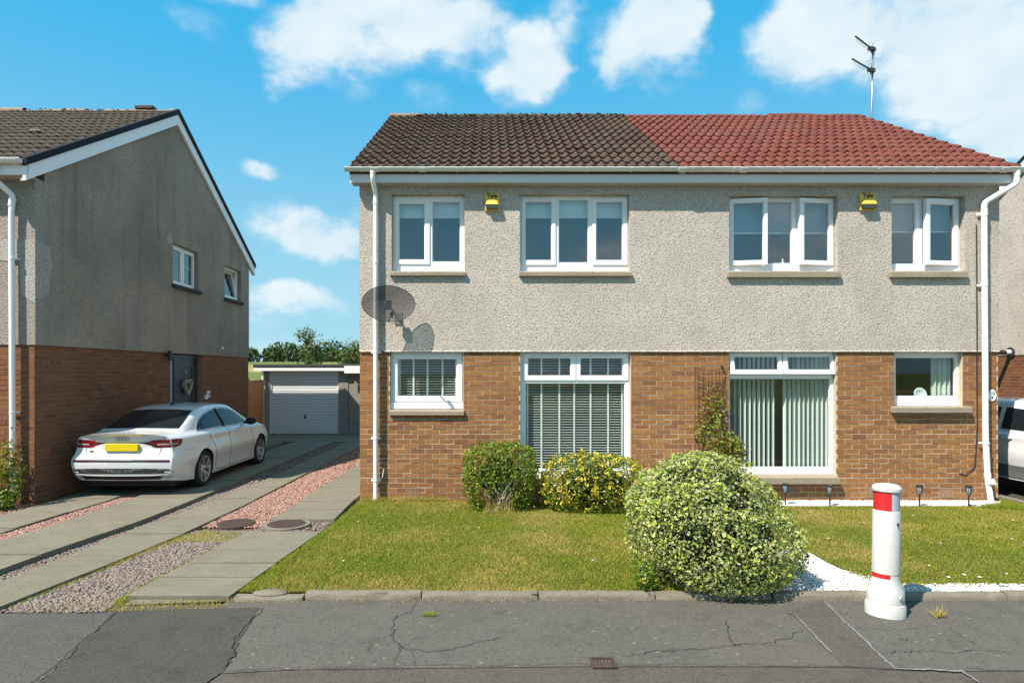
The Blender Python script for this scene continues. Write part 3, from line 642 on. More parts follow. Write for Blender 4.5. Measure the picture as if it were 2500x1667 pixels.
# ------------------------------------------------------------------ brickwork, tiles, windows
_bm = {}
def brick_mesh(L, mat, var):
    k = (round(L, 3), mat.name, var)
    if k not in _bm:
        rr = random.Random(hash((round(L, 3), var)) & 0xffff); j = lambda: rr.uniform(-.0018, .0018)
        mb = MB(); mb.box(.006, L - .006, 0, .06, .006, .069); mb.v = [(x + j(), y + (rr.uniform(-.002, .0004) if y == 0 else 0), z + j()) for x, y, z in mb.v]
        _bm[k] = mb.mesh('brick', mat)
    return _bm[k]
def brickwork(house, O, rot, length, n, openings, mat, limit=300, pref=None, cull=None, tooth=None):
    rr = random.Random(5); items = []
    for c in range(n):
        z = c * .076 if n > 31 else c * .0755; off = 0 if c % 2 else -.1125; u = off
        zc = z + .037
        iv = [(0, length)]
        if tooth and c % 2 == 0: iv = [(0, length + .1125)] if tooth == 'end' else [(.1125, length)]
        for (a, b, z0, z1) in openings:
            if z0 < zc < z1:
                nv = []
                for (p, q) in iv:
                    if b <= p or a >= q: nv.append((p, q))
                    else:
                        if a > p: nv.append((p, a))
                        if b < q: nv.append((b, q))
                iv = nv
        while u < length + .12:
            for (p, q) in iv:
                a, b = max(u, p), min(u + .225, q)
                if b - a > .028: items.append((a, round(b - a, 3), z))
            u += .225
    Rm = Matrix.Rotation(rot, 4, 'Z'); U = Rm @ Vector((1, 0, 0)); O = Vector(O)
    if cull: items = [i for i in items if cull(O + U * i[0])]
    items.sort(key=pref or (lambda i: -i[1]))
    for (u, L, z) in items[:limit]:
        L = round(L / .0125) * .0125 if L < .22 else .225
        o = bpy.data.objects.new('brick', brick_mesh(L, mat, rr.randrange(6)))
        o.location = O + U * u + Vector((0, 0, z)) + (Rm @ Vector((0, rr.uniform(-.004, -.0005), 0)))
        o.rotation_euler = (rr.uniform(-.004, .004), 0, rot + rr.uniform(-.005, .005)); reg(o, house)
    rest = items[limit:]
    if rest:
        mb = MB()
        for (u, L, z) in rest:
            d = rr.uniform(-.005, -.0008); q = MB().box(u + .005, u + L - .005, d, .06, z + .005, z + .070)
            mb.add([tuple(O + (Rm @ Vector(p))) for p in q.v], q.f)
        mb.build('brick', mat, house)['kind'] = 'stuff'
TW, GA = .3175, .3435
_tm = {}
def tile_mesh(mat, var):
    k = (mat.name, var)
    if k in _tm: return _tm[k]
    rr = random.Random(var); n = 17; vs = []; fs = []
    def h(x):
        p = (x / (TW / 2)) % 1.0; return .046 * math.exp(-((p - .5) / .19) ** 2)
    for i in range(n):
        x = -.004 + (TW + .006) * i / (n - 1); a = rr.uniform(-.002, .002); hz = h(x)
        vs += [(x, a + .004, .002 + hz), (x, a, .042 + hz), (x, .40, .008 + hz)]
    for i in range(n - 1):
        b = i * 3; fs += [(b, b + 3, b + 4, b + 1), (b + 1, b + 4, b + 5, b + 2)]
    vs += [(-.004, 0, -.004), (-.004, .40, -.004), (TW + .002, 0, -.004), (TW + .002, .40, -.004)]
    m = n * 3; fs += [(m, 0, 1, 2, m + 1), (m + 2, m + 3, n * 3 - 1, n * 3 - 2, n * 3 - 3)]
    mb = MB(); mb.add(vs, fs); me = mb.mesh('roof_tile', mat); me.polygons.foreach_set('use_smooth', [(i % 2 == 1 and i < 2 * (n - 1)) for i in range(len(fs))]); _tm[k] = me; return me
def tiles(roof, x0, cols, y0, z0, pitch, rows, mat, cull=None, jit=1.0, TW=TW):
    rr = random.Random(3); c_, s_ = math.cos(pitch), math.sin(pitch)
    for r in range(rows):
        for c in range(cols):
            x = x0 + c * TW; v = r * GA; y = y0 + v * c_; z = z0 + v * s_
            if cull and not cull(x, y, z): continue
            o = bpy.data.objects.new('roof_tile', tile_mesh(mat, rr.randrange(4)))
            o.location = (x, y + rr.uniform(-.004, .004) * jit, z + rr.uniform(-.002, .004) * jit); o.rotation_euler = (pitch + rr.uniform(-.008, .008) * jit, rr.uniform(-.006, .006) * jit, rr.uniform(-.010, .010) * jit)
            o.scale.x = TW / .3175; reg(o, roof)
def moss_mesh(name, pts, s0, s1, mat, parent):
    n = len(pts); p = np.array(pts)
    base = np.array([(1, 0, 0), (.3, .95, .1), (-.8, .6, 0), (-.8, -.6, .1), (.3, -.95, 0), (.1, .1, .75), (.5, .4, .5), (-.5, .1, .6)], float)
    tri = np.array([(0, 1, 6), (1, 2, 7), (2, 3, 7), (3, 4, 7), (4, 0, 5), (6, 1, 5), (1, 7, 5), (7, 4, 5), (0, 6, 5)])
    s = rng.uniform(s0, s1, (n, 1, 1)) * rng.uniform(.6, 1.4, (n, 1, 3)); v = base[None] * s * (1 + rng.uniform(-.3, .3, (n, 8, 1))) + p[:, None, :]
    t = (tri[None] + (np.arange(n) * 8)[:, None, None]).reshape(-1, 3)
    o = npobj(name, v.reshape(-1, 3), t, mat, parent); o['kind'] = 'stuff'; return o
M['moss'] = plain('roof_moss', (.050, .042, .024), .95, .1, .5, 30); M['lichen'] = plain('roof_lichen', (.30, .30, .27), .95, .1, .4, 30)
def ridge_tiles(roof, x0, x1, y, z, L, mat, r=.115):
    x = x0; i = 0
    while x < x1 - .02:
        b = min(x + L, x1); mb = MB(); n = 12; vs = []
        for (xx, rr_) in ((x + .004, r + .006), (x + .05, r + .004), (b - .002, r - .004)):
            for k in range(n + 1):
                q = math.pi * (-.12 + 1.24 * k / n); vs.append((xx, y - rr_ * math.cos(q), z + rr_ * .82 * math.sin(q)))
        m = n + 1; mb.add(vs, [(a * m + k, (a + 1) * m + k, (a + 1) * m + k + 1, a * m + k + 1) for a in range(2) for k in range(n)] + [tuple(range(m))])
        o = mb.build('ridge_tile', mat, roof); o.rotation_euler = (0, random.uniform(-.004, .004), 0); smooth_by_angle(o, 40); x = b
def gutter(house, x0, x1, y, z, r, mat, brackets, unions):
    mb = MB(); n = 10; vs = []
    for x in (x0, x1):
        for k in range(n + 1):
            q = math.pi * k / n; vs.append((x, y - r * math.cos(q), z - r * math.sin(q)))
    m = n + 1; fs = [(k, k + 1, m + k + 1, m + k) for k in range(n)] + [tuple(range(m)), tuple(range(m, 2 * m))[::-1]]
    mb.add(vs, fs); mb.box(x0, x1, y - r - .004, y - r + .006, z - .008, z + .004); g = mb.build('gutter', mat, house); smooth_by_angle(g, 40)
    for (x, w, dr) in [(b, .014, .006) for b in brackets] + [(u, .055, .009) for u in unions]:
        mb = MB(); vs = []
        for xx in (x - w, x + w):
            for k in range(n + 1):
                q = math.pi * k / n; vs.append((xx, y - (r + dr) * math.cos(q), z - (r + dr) * math.sin(q)))
        mb.add(vs, [(k, k + 1, m + k + 1, m + k) for k in range(n)] + [tuple(range(m))[::-1], tuple(range(m, 2 * m))])
        smooth_by_angle(mb.build('gutter_bracket' if w < .02 else 'gutter_union', M['upvc_aged'], g), 40)
    return g
def downpipe(house, pts, r, collars, clips, mat):
    mb = MB(); P = []
    for i, p in enumerate(pts):
        p = Vector(p)
        if 0 < i < len(pts) - 1:
            a, b = Vector(pts[i - 1]), Vector(pts[i + 1]); d1 = (a - p).normalized(); d2 = (b - p).normalized(); e = min(.05, (a - p).length * .4, (b - p).length * .4)
            for k in range(5):
                t = k / 4; P.append((p + d1 * e) * (1 - t) ** 2 + p * 2 * t * (1 - t) + (p + d2 * e) * t ** 2)
        else: P.append(p)
    mb.tube(P, r, 16); d = mb.build('downpipe', mat, house); smooth_by_angle(d, 40)
    for (a, b) in collars:
        q = MB(); q.tube([a, b], r + .006, 16); smooth_by_angle(q.build('pipe_collar', mat, d), 40)
    for c in clips:
        q = MB(); q.tube([(c[0], c[1], c[2] - .012), (c[0], c[1], c[2] + .012)], r + .005, 16); q.box(c[0] - .075, c[0] + .075, c[1] + r, c[1] + r + .02, c[2] - .012, c[2] + .012)
        smooth_by_angle(q.build('pipe_clip', mat, d), 40)
    return d
def sash_mesh(x0, x1, z0, z1, gx0, gx1, gz0, gz1, yf):
    mb = MB()
    mb.plate(x0, x1, z0, z1, [(gx0 - .012, gx1 + .012, gz0 - .012, gz1 + .012)], yf - .018, yf + .045)
    mb.plate(gx0 - .0125, gx1 + .0125, gz0 - .0125, gz1 + .0125, [(gx0, gx1, gz0, gz1)], yf - .006, yf + .03)
    return mb
def pane_mesh(gx0, gx1, gz0, gz1, y): return MB().box(gx0 - .004, gx1 + .004, y, y + .004, gz0 - .004, gz1 + .004)
def rot_about(mb, pt, axis, ang):
    m = Matrix.Translation(pt) @ Matrix.Rotation(ang, 4, axis) @ Matrix.Translation(-Vector(pt)); mb.v = [tuple(m @ Vector(p)) for p in mb.v]; return mb
def window(house, op, yface, recess, fixed, sashes, vents=(), sill=None, sdep=.055, glass='glass', room='room', label=None, rd=2.4, sub=.0):
    X0, X1, Z1, Z0 = PX(op[0], yface), PX(op[1], yface), PZ(op[2], yface), PZ(op[3], yface); yf = yface + recess
    W = lambda p: PX(p, yf); H = lambda p: PZ(p, yf)
    holes = []
    for (a, b, c, d) in fixed: holes.append((max(W(a), X0 + .035), min(W(b), X1 - .035), H(d), H(c)))
    sh = []
    for s in sashes:
        a, b, c, d = s['r']; r = (max(W(a), X0 + .012), min(W(b), X1 - .012), H(d), H(c)); ga, gb, gc, gd = s['g']; g = (max(W(ga), r[0] + .04), min(W(gb), r[1] - .04), max(H(gd), r[2] + .04), min(H(gc), r[3] - .035)); sh.append((r, g, s)); holes.append((r[0] + .02, r[1] - .02, r[2] + .02, r[3] - .02))
    fr = MB(); fr.plate(X0 + .002, X1 - .002, Z0, Z1 - .002, holes, yf, yf + .065)
    for h in holes[:len(fixed)]: fr.plate(h[0] - .001, h[1] + .001, h[2] - .001, h[3] + .001, [(h[0] + .012, h[1] - .012, h[2] + .012, h[3] - .012)], yf + .012, yf + .05)
    if sub: fr.box(X0 + .001, X1 - .001, yf - .03, yf + .03, Z0 + .004, Z0 + sub)
    w = fr.build('window', M['upvc'], house, bevel=.004, seg=2)
    if label: w['label'] = label
    for h in holes[:len(fixed)]: pane_mesh(h[0], h[1], h[2], h[3], yf + .03).build('pane', M[glass], w)
    for (r, g, s) in sh:
        mb = sash_mesh(*r, *g, yf); pm = pane_mesh(*g, yf + .012); hg = s.get('hinge'); an = R(s.get('open', 0))
        if hg == 'l': [rot_about(q, (r[0], yf, 0), 'Z', -an) for q in (mb, pm)]
        if hg == 'r': [rot_about(q, (r[1], yf, 0), 'Z', an) for q in (mb, pm)]
        if hg == 't': [rot_about(q, (0, yf, r[3]), 'X', -an) for q in (mb, pm)]
        mb.build('sash', M['upvc'], w, bevel=.004, seg=2); pm.build('pane', M[glass], w)
    for (a, b, c) in vents: MB().box(W(a), W(b), yf - .034, yf - .012, H(c) - .010, H(c) + .012).build('trickle_vent', M['upvc'], w, bevel=.004)
    if sill:
        sx0, sx1, sz1, sz0 = PX(sill[0], yface - sdep), PX(sill[1], yface - sdep), Z0 - .002, PZ(sill[3], yface - sdep)
        MB().prism([(yface - sdep, sz0), (yf + .05, sz0), (yf + .05, sz1), (yf - .01, sz1), (yface - sdep, sz1 - .022)], 'x', sx0, sx1).build('sill', M['sill'], w, bevel=.006)
    rm = MB(); a, b, c, d = X0 - .25, X1 + .25, Z0 - .12 if Z0 > 1 else .0, Z1 + .08; y0, y1 = yf + .16, yf + rd
    rm.add([(a, y0, c), (b, y0, c), (b, y0, d), (a, y0, d), (a, y1, c), (b, y1, c), (b, y1, d), (a, y1, d)], [(4, 5, 6, 7), (0, 4, 7, 3), (1, 2, 6, 5), (0, 1, 5, 4), (3, 7, 6, 2)])
    rm.plate(a, b, c, d, [(X0, X1, Z0, Z1)], yf + .067, yf + .16)
    rm.build('room', M[room], house)
    return dict(X0=X0, X1=X1, Z0=Z0, Z1=Z1, yf=yf)
# ------------------------------------------------------------------ the pair of houses
XL, XM, XR, YR, YB, JZ = -1.986, 2.964, 7.94, 9.53, 9.55, 2.357
EY, EZ, RY, RZ = 9.30, 5.072, 13.36, 7.545
PIT = math.atan2(RZ - EZ, RY - EY); ROWS = 14; TOPZ = 4.915
hA = thing('semi_detached_house', (XL, YB, 0), 'left half of the pair, mossy brown roof tiles and slatted blinds', 'house', 'two halves of the semi-detached pair')
hB = thing('semi_detached_house', (XR, YB, 0), 'right half of the pair, red roof tiles and open upstairs windows', 'house', 'two halves of the semi-detached pair')
UP = {'A': [(956, 1134, 474, 662), (1269, 1537, 474, 662)], 'B': [(1780, 2046, 478, 661), (2176.7, 2356.6, 478, 661)]}
LO = {'A': [(952, 1131, 856, 999), (1270, 1540, 856, 1167)], 'B': [(1780, 2041, 857, 1159), (2183.6, 2350, 857, 990)]}
def rect(op, y): return (PX(op[0], y), PX(op[1], y), PZ(op[3], y), PZ(op[2], y))
for k, hs, x0, x1, tm in (('A', hA, XL, XM, 'tile_brown'), ('B', hB, XM, XR, 'tile_red')):
    wl = MB(); wl.plate(x0, x1, JZ, TOPZ, [rect(o, YR) for o in UP[k]], YR, YR + .24)
    wl.prism([(YR, JZ), (YR - .012, JZ - .022), (YB + .05, JZ - .022), (YB + .05, JZ)], 'x', x0, x1)
    wl.build('rendered_wall', M['render'], hs)
    ops = []
    for o in LO[k]:
        r = rect(o, YB); ops.append((r[0], r[1], math.floor((r[2] - .03) / .0755 + .5) * .0755, JZ))
    MB().plate(x0 + (.004 if k == 'A' else 0), x1 - (.004 if k == 'B' else 0), -.2, JZ - .02, ops, YB + .0018, YB + .2).build('mortar_wall', M['mortar'], hs)
    brickwork(hs, (x0, YB, 0.0), 0, x1 - x0, 31, [(a - x0, b - x0, c, d) for (a, b, c, d) in ops], M['brick'], tooth='end' if k == 'A' else 'start')
    sx = x0 if k == 'A' else x1; e = .05 if k == 'A' else -.05
    s2 = MB(); s2.prism([(YR + .2, 0), (17.25, 0), (17.25, TOPZ), (RY, RZ - .06), (YR + .2, TOPZ + .1)], 'x', min(sx, sx + 4 * e), max(sx, sx + 4 * e)); s2.build('gable_wall', M['render_old'], hs)
    MB().box(x0, x1, 17.05, 17.25, 0, TOPZ).build('rear_wall', M['render_old'], hs)
    vx0, vx1 = (x0 - .13, x1) if k == 'A' else (x0, x1 + .17)
    c_, s_ = math.cos(PIT), math.sin(PIT)
    rf = MB(); rf.prism([(EY + .03, EZ - .0), (RY, RZ - .02), (2 * RY - EY, EZ - .0), (2 * RY - EY, EZ - .05), (RY, RZ - .09), (EY + .03, EZ - .05)], 'x', vx0 + .02, vx1 - .02)
    roof = rf.build('roof', M[tm], hs)
    TW_ = (vx1 - vx0) / 16; tiles(roof, vx0, 16, EY, EZ, PIT, ROWS, M[tm], TW=TW_)
    ridge_tiles(roof, vx0 - .01, vx1 + .01, RY + .02, RZ + .0, .455, M['tile_grey'] if k == 'A' else M['tile_red'], .095)
    if k == 'A': ridge_tiles(roof, vx0 - .015, vx0 + .6, RY + .02, RZ + .012, .455, M['ridge_pale'], .098)
    nm = 620 if k == 'A' else 150; pts = []
    for _ in range(nm):
        r_ = random.randrange(ROWS) if random.random() < .7 else ROWS - 1 - int(abs(random.gauss(0, 1.6))) % ROWS; v = r_ * GA + random.uniform(-.012, .05); x = random.uniform(vx0, vx1)
        p_ = ((x - vx0) / (TW_ / 2)) % 1; hh = .046 * math.exp(-((p_ - .5) / .2) ** 2)
        pts.append((x, EY + v * c_ - .036 * s_, EZ + v * s_ + .036 * c_ + hh * .9 - .004))
    moss_mesh('moss', pts, .007, .024 if k == 'A' else .016, M['moss'], roof)
    if k == 'A':
        moss_mesh('moss', [(random.uniform(vx0 + .5, vx1), RY - random.uniform(.0, .13), RZ + random.uniform(.0, .045)) for _ in range(420)], .010, .028, M['moss'], roof)
        moss_mesh('lichen', [(random.uniform(vx0 + 1.5, vx1), RY - random.uniform(.0, .06), RZ + random.uniform(.05, .068)) for _ in range(160)], .010, .022, M['lichen'], roof)
    MB().box(vx0 + (.03 if k == 'A' else 0), vx1 - (0 if k == 'A' else .03), 9.345, 9.367, 4.900, EZ + .022).build('fascia', M['fascia'], hs, bevel=.003)
    MB().box(vx0 + (.04 if k == 'A' else 0), vx1 - (.04 if k == 'B' else 0), 9.367, YR + .01, 4.900, 4.912).build('soffit', M['soffit'], hs)
    yv = (vx0 + .02) if k == 'A' else (vx1 - .05)
    MB().prism([(9.368, 4.89), (9.368, EZ - .02), (RY, RZ - .05), (2 * RY - 9.368, EZ - .02), (2 * RY - 9.368, 4.89), (RY, RZ - .22)], 'x', yv, yv + .03).build('bargeboard', M['fascia'], hs)
    gx0, gx1 = (PX(843, 9.32), XM - .004) if k == 'A' else (XM + .0, 8.30)
    zz = [98, 415, 715, 1000, 1265, 1560, 1850] if k == 'A' else []
    br = [PX(840 + .3827 * q, 9.12) for q in zz] if k == 'A' else [PX(1600 + .3827 * q, 9.12) for q in (262, 530, 835, 1110, 1470, 1835, 2200)]
    un = [PX(840 + .3827 * q, 9.12) for q in (185, 492)] if k == 'A' else [PX(1600 + .3827 * q, 9.12) for q in (195, 590, 2285)]
    gutter(hs, gx0, gx1, 9.302, 5.105, .053 if k == 'A' else .060, M['upvc_aged'], br, un)
M['vent_clay'] = plain('clay_vent', (.30, .20, .125), .85, .2, .2, 20)
for (hs, pts) in ((hA, (515,)), (hB, (874, 1381, 1854))):      # air bricks near the ground
    for q in pts:
        cx = PX(840 + .3231 * q, YB) if hs is hA else PX(1600 + .3827 * q, YB); z0, z1 = .075, .225
        mb = MB(); mb.plate(cx - .105, cx + .105, z0, z1, [(cx - .096 + i * .0195, cx - .087 + i * .0195, z0 + a, z0 + a + .058) for i in range(10) for a in (.010, .080)], YB - .008, YB + .02)
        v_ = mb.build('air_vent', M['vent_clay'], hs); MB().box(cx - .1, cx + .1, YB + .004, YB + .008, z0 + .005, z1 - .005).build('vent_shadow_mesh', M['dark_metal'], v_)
def sa(r, g, **k): return dict(r=r, g=g, **k)
wins = {}
wins[1] = window(hA, UP['A'][0], YR, .105, [(1055, 1124, 491, 640)], [sa((964, 1049, 485, 645), (975, 1036, 498.4, 633.5))], [(977, 1036, 491)], (951, 1137, 662, 673))
wins[2] = window(hA, UP['A'][1], YR, .105, [(1363.5, 1437, 486.5, 642)], [sa((1274, 1356, 485, 647), (1283, 1345.5, 493.4, 635)), sa((1446, 1532, 485, 647), (1456, 1518.5, 493.4, 635))], [(1288, 1344, 488), (1460, 1516, 488)], (1267, 1543, 662, 674))
wins[3] = window(hB, UP['B'][0], YR, .115, [(1872, 1934, 491.5, 644)], [sa((1780, 1868, 487, 648), (1790.6, 1858, 498, 637), hinge='l', open=9), sa((1945, 2033, 487, 648), (1957, 2021.7, 498, 637), hinge='r', open=8)], [], (1778, 2053, 661, 677), .06)
wins[4] = window(hB, UP['B'][1], YR, .115, [(2170, 2236, 494.6, 645.8)], [sa((2249, 2337, 488.5, 648.4), (2261, 2326.4, 502, 637.7), hinge='r', open=9)], [], (2176, 2365, 661, 677), .06)
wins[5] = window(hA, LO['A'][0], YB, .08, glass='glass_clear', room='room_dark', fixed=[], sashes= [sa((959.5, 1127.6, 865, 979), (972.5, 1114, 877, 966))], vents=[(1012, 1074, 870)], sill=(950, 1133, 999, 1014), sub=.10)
wins[6] = window(hA, LO['A'][1], YB, .08, glass='glass_clear', room='room_dark', fixed=[(1282, 1526.6, 934.7, 1147)], sashes= [sa((1277.8, 1404.8, 863.6, 928), (1289.8, 1392, 875, 916)), sa((1407, 1533, 863.6, 928), (1418, 1520, 875, 916))], vents=[(1311, 1372, 870), (1440, 1501, 870)])
wins[7] = window(hB, LO['B'][0], YB, .085, [(1778, 2028, 923, 1141.5)], [sa((1779, 1906, 861, 914), (1791, 1896.6, 871, 903), hinge='t', open=11), sa((1909, 2036, 861, 914), (1921, 2026, 871, 903), hinge='t', open=11)], [], (1790, 2052, 1159, 1182), .12, glass='glass_clear')
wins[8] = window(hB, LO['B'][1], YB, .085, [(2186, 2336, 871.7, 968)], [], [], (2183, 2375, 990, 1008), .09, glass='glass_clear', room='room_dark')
# downpipes
pb = lambda px, py, Y: (PX(px, Y), Y, PZ(py, Y))
px_ = PX(917, 9.46)
downpipe(hA, [(PX(910, 9.30), 9.30, 5.09), (PX(910, 9.30), 9.30, 4.95), (px_, 9.46, 4.74), (px_, 9.46, 4.5), (px_, 9.46, -.03)], .037,
         [((PX(910, 9.30), 9.30, 5.08), (PX(910, 9.30), 9.30, 5.02)), ((px_, 9.46, 4.66), (px_, 9.46, 4.60)), ((px_, 9.46, 3.73), (px_, 9.46, 3.69)), ((px_, 9.46, 1.02), (px_, 9.46, .98))], [(px_, 9.46, 2.32), (px_, 9.46, .35), (px_, 9.46, 1.0)], M['upvc'])
xa, xb = PX(2403, 9.45), PX(2413, 9.42)
downpipe(hB, [(PX(2482, 9.30), 9.30, 5.08), (PX(2482, 9.30), 9.30, 4.87), (xa, 9.45, 4.62), (xa, 9.45, 4.4), (xa + .02, 9.45, 1.0), (xb, 9.43, .35), (xb + .03, 9.40, .02)], .040,
         [((PX(2482, 9.30), 9.30, 5.08), (PX(2482, 9.30), 9.30, 4.99)), ((xa, 9.45, 4.52), (xa, 9.45, 4.42)), ((xa + .003, 9.45, 3.42), (xa + .003, 9.45, 3.34)), ((xb - .005, 9.435, .47), (xb, 9.43, .41))],
         [(xa, 9.45, 4.46), (xa + .004, 9.45, 3.36), (xa + .022, 9.44, .93)], M['upvc'])
mb = MB(); mb.tube([(xb + .0, 9.41, .33), (xb + .035, 9.35, .35)], .05, 16); smooth_by_angle(mb.build('pipe_access_cap', M['upvc'], hB), 40)
# cables
mb = MB(); mb.tube([(px_ + .05, YB - .01, .55), (px_ + .12, YB - .04, .52), (px_ + .10, YB - .06, .40), (px_ + .04, YB - .03, .36)], .007, 6); mb.build('cable', M['upvc_aged'], hA)
mb = MB(); xc = xa - .065; mb.tube([(xc, YR - .01, 4.3), (xc + .004, YR - .012, 3.2), (xc + .01, YR - .01, 2.38), (xc + .02, YB - .01, 2.2), (xc + .03, YB - .012, 1.2), (xc - .01, YB - .012, .55), (xc - .16, YB - .012, .42), (xc - .25, YB - .01, .45)], .008, 6); mb.build('cable', M['dark_metal'], hB)
# ---- blinds
def venetian(w, label, tapes, z0, z1, x0, x1, pitch=.0405):
    y = w['yf'] + .115; t = thing('venetian_blind', ((x0 + x1) / 2, y, z0), label, 'blind')
    z = z0 + .03; i = 0
    me = MB(); me.box(0, x1 - x0, -.0235, .0235, -.0015, .0015); me = me.mesh('slat', M['blind'])
    while z < z1 - .05:
        o = bpy.data.objects.new('slat', me); o.location = (x0, y, z); o.rotation_euler = (R(9) + random.uniform(-.03, .03), random.uniform(-.0015, .0015), 0); reg(o, t); z += pitch
    MB().box(x0, x1, y - .028, y + .028, z1 - .045, z1).build('headrail', M['blind'], t); MB().box(x0, x1, y - .024, y + .024, z0, z0 + .018).build('bottom_rail', M['blind'], t)
    for px in tapes:
        xx = PX(840 + .3231 * px, y); MB().box(xx - .0135, xx + .0135, y - .031, y - .0295, z0 + .01, z1 - .02).build('ladder_tape', M['tape'], t)
w = wins[5]; venetian(w, 'slatted white blind in the small downstairs window beside the downpipe', [424, 527, 632, 745, 846], w['Z0'] + .12, w['Z1'] - .06, w['X0'] + .06, w['X1'] - .06)
w = wins[6]; venetian(w, 'tall slatted white blind in the big downstairs window behind the shrubs', [1385, 1490, 1625, 1737, 1860, 1992, 2097], w['Z0'] + .06, w['Z1'] - .05, w['X0'] + .05, w['X1'] - .05)
w = wins[7]; y = w['yf'] + .13
t = thing('vertical_blind', ((w['X0'] + w['X1']) / 2, y, w['Z0']), 'pale green vertical strip blind, parted in the middle', 'blind')
MB().box(w['X0'] + .02, w['X1'] - .02, y - .02, y + .02, w['Z1'] - .05, w['Z1'] - .01).build('headrail', M['upvc'], t)
vm = MB(); nz = 4
for i in range(5):
    u = (i / 4 - .5) * .089; vm.v += [(u, .006 * math.cos(u * 60), z) for z in (w['Z0'] + .07, w['Z1'] - .06)]
vm.f = [(2 * i, 2 * i + 2, 2 * i + 3, 2 * i + 1) for i in range(4)]; vm.m = [0] * 4; vme = vm.mesh('vane', M['vane'], True)
for q in list(range(480, 768, 30)) + list(range(826, 1122, 29)):
    o = bpy.data.objects.new('vane', vme); o.location = (PX(1600 + .3827 * q, y), y, 0); o.rotation_euler = (0, 0, R(-84 if q < 800 else -80) + random.uniform(-.06, .06)); reg(o, t)
for k, lab, dz in ((1, 'white roller blind at the top of the leftmost upstairs window', .30), (2, 'white roller blind at the top of the three-pane window right of the left alarm box', .30), (3, 'grey roller blind at the top of the three-pane window left of the right alarm box', .52), (4, 'grey roller blind at the top of the rightmost upstairs window', .50)):
    w = wins[k]; y = w['yf'] + .125
    M.setdefault('roller_grey', plain('roller_blind_grey', (.24, .28, .33), .85, .15, .05)); t = thing('roller_blind', ((w['X0'] + w['X1']) / 2, y, w['Z1']), lab, 'blind')
    MB().box(w['X0'] + .03, w['X1'] - .03, y, y + .003, w['Z1'] - dz, w['Z1'] - .03).build('fabric', M['roller' if k < 3 else 'roller_grey'], t); MB().box(w['X0'] + .03, w['X1'] - .03, y - .006, y + .009, w['Z1'] - dz - .018, w['Z1'] - dz).build('bottom_bar', M['upvc'], t)
    mb = MB(); mb.tube([(w['X0'] + .03, y + .02, w['Z1'] - .03), (w['X1'] - .03, y + .02, w['Z1'] - .03)], .02, 10); mb.build('roller_tube', M['upvc'], t)
# things behind the small right window and on upstairs sills
w = wins[8]; y = w['yf'] + .14
n = 40; cv = []
for i in range(n + 1):
    u = i / n; cv.append((w['X1'] - .33 + .36 * u, y + .03 * math.sin(u * 30) + .01 * math.sin(u * 71)))
mb = MB(); mb.v = [(a, b, z) for (a, b) in cv for z in (w['Z0'] - .05, w['Z1'] + .05)]; mb.f = [(2 * i, 2 * i + 2, 2 * i + 3, 2 * i + 1) for i in range(n)]; mb.m = [0] * n
tag(mb.build('curtain', M['curtain'], smooth=True), 'gathered pale curtain at the right of the small downstairs window', 'curtain')
M['pewter'] = plain('pewter_plate', (.62, .63, .62), .35, .5, .08)
pxx = PX(1600 + .3827 * 1676, y); mb = MB(); mb.lathe([(.001, .0), (.055, .0), (.06, -.006), (.095, -.018), (.105, -.016), (.06, .012), (.001, .012)], (0, 0, 0), 28, axis='y')
o = mb.build('ornamental_plate', M['pewter'], smooth=True); o.location = (pxx, w['yf'] + .10, w['Z0'] + .17); o.rotation_euler = (R(-12), 0, 0); tag(o, 'round pale ornamental plate standing on the small window sill', 'plate')
for (k, q, h_) in ((3, 1600 + .3827 * 812, .17), (3, 1600 + .3827 * 779, .09)):
    w = wins[k]; mb = MB(); mb.lathe([(.02, 0), (.028, .02), (.018, h_ * .45), (.024, h_ * .62), (.011, h_ * .74), (.018, h_ * .86), (.001, h_)], (PX(q, w['yf'] + .1), w['yf'] + .1, w['Z0'] + .06), 14)
    tag(mb.build('figurine', M['pewter'], smooth=True), 'taller pale figurine on the upstairs sill between open sashes' if h_ > .1 else 'smaller pale figurine on the upstairs sill between open sashes', 'figurine')
# ------------------------------------------------------------------ neighbour house on the left
NX, NXR, NY0, NY1, NJ = -6.85, -6.83, 9.30, 17.60, 2.432
NRY = (NY0 + NY1) / 2; NEY, NEZ, NRZ = 9.02, 5.115, 7.68; NP = math.atan2(NRZ - NEZ, NRY - NEY)
hC = thing('neighbour_house', (NX, NY0, 0), 'grey roughcast house with white gable boards behind the white saloon', 'house')
sideF = lambda u, y, z: (NXR - y, u, z)
wa = (13.34, 14.52, 3.93, 4.83); wb = (15.97, 17.02, 3.95, 4.80); dr = (13.27, 14.74, .10, NJ)
mb = MB(); mb.plate(NY0 + .18, NY1, NJ, 4.9, [wa, wb], 0, .2, f=sideF)
zt = lambda y: NEZ + (y - NEY) * math.tan(NP) if y < NRY else NEZ + (2 * NRY - NEY - y) * math.tan(NP)
mb.prism([(NY0 + .18, 4.9), (NY1, 4.9), (NY1, zt(NY1) - .08), (NRY, NRZ - .1), (NY0 + .18, zt(NY0 + .18) - .08)], 'x', NXR - .2, NXR)
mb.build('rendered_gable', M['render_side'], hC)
MB().plate(-12, NXR, NJ, 4.95, [(-10.2, -7.62, 3.0, 4.75)], NY0 - .02, NY0 + .18).build('rendered_front', M['render_old'], hC)
MB().box(-10.2, -7.62, NY0 + .06, NY0 + .1, 3.0, 4.75).build('upper_window', M['upvc'], hC)
MB().plate(NY0, NY1, -.2, NJ, [dr], .0225, .22, f=sideF).build('mortar_wall', M['mortar_dark'], hC)
MB().plate(-12, NX - .012, -.2, NJ, [(-10.2, -7.53, 1.20, NJ)], NY0 + .002, NY0 + .18).build('mortar_wall', M['mortar_dark'], hC)
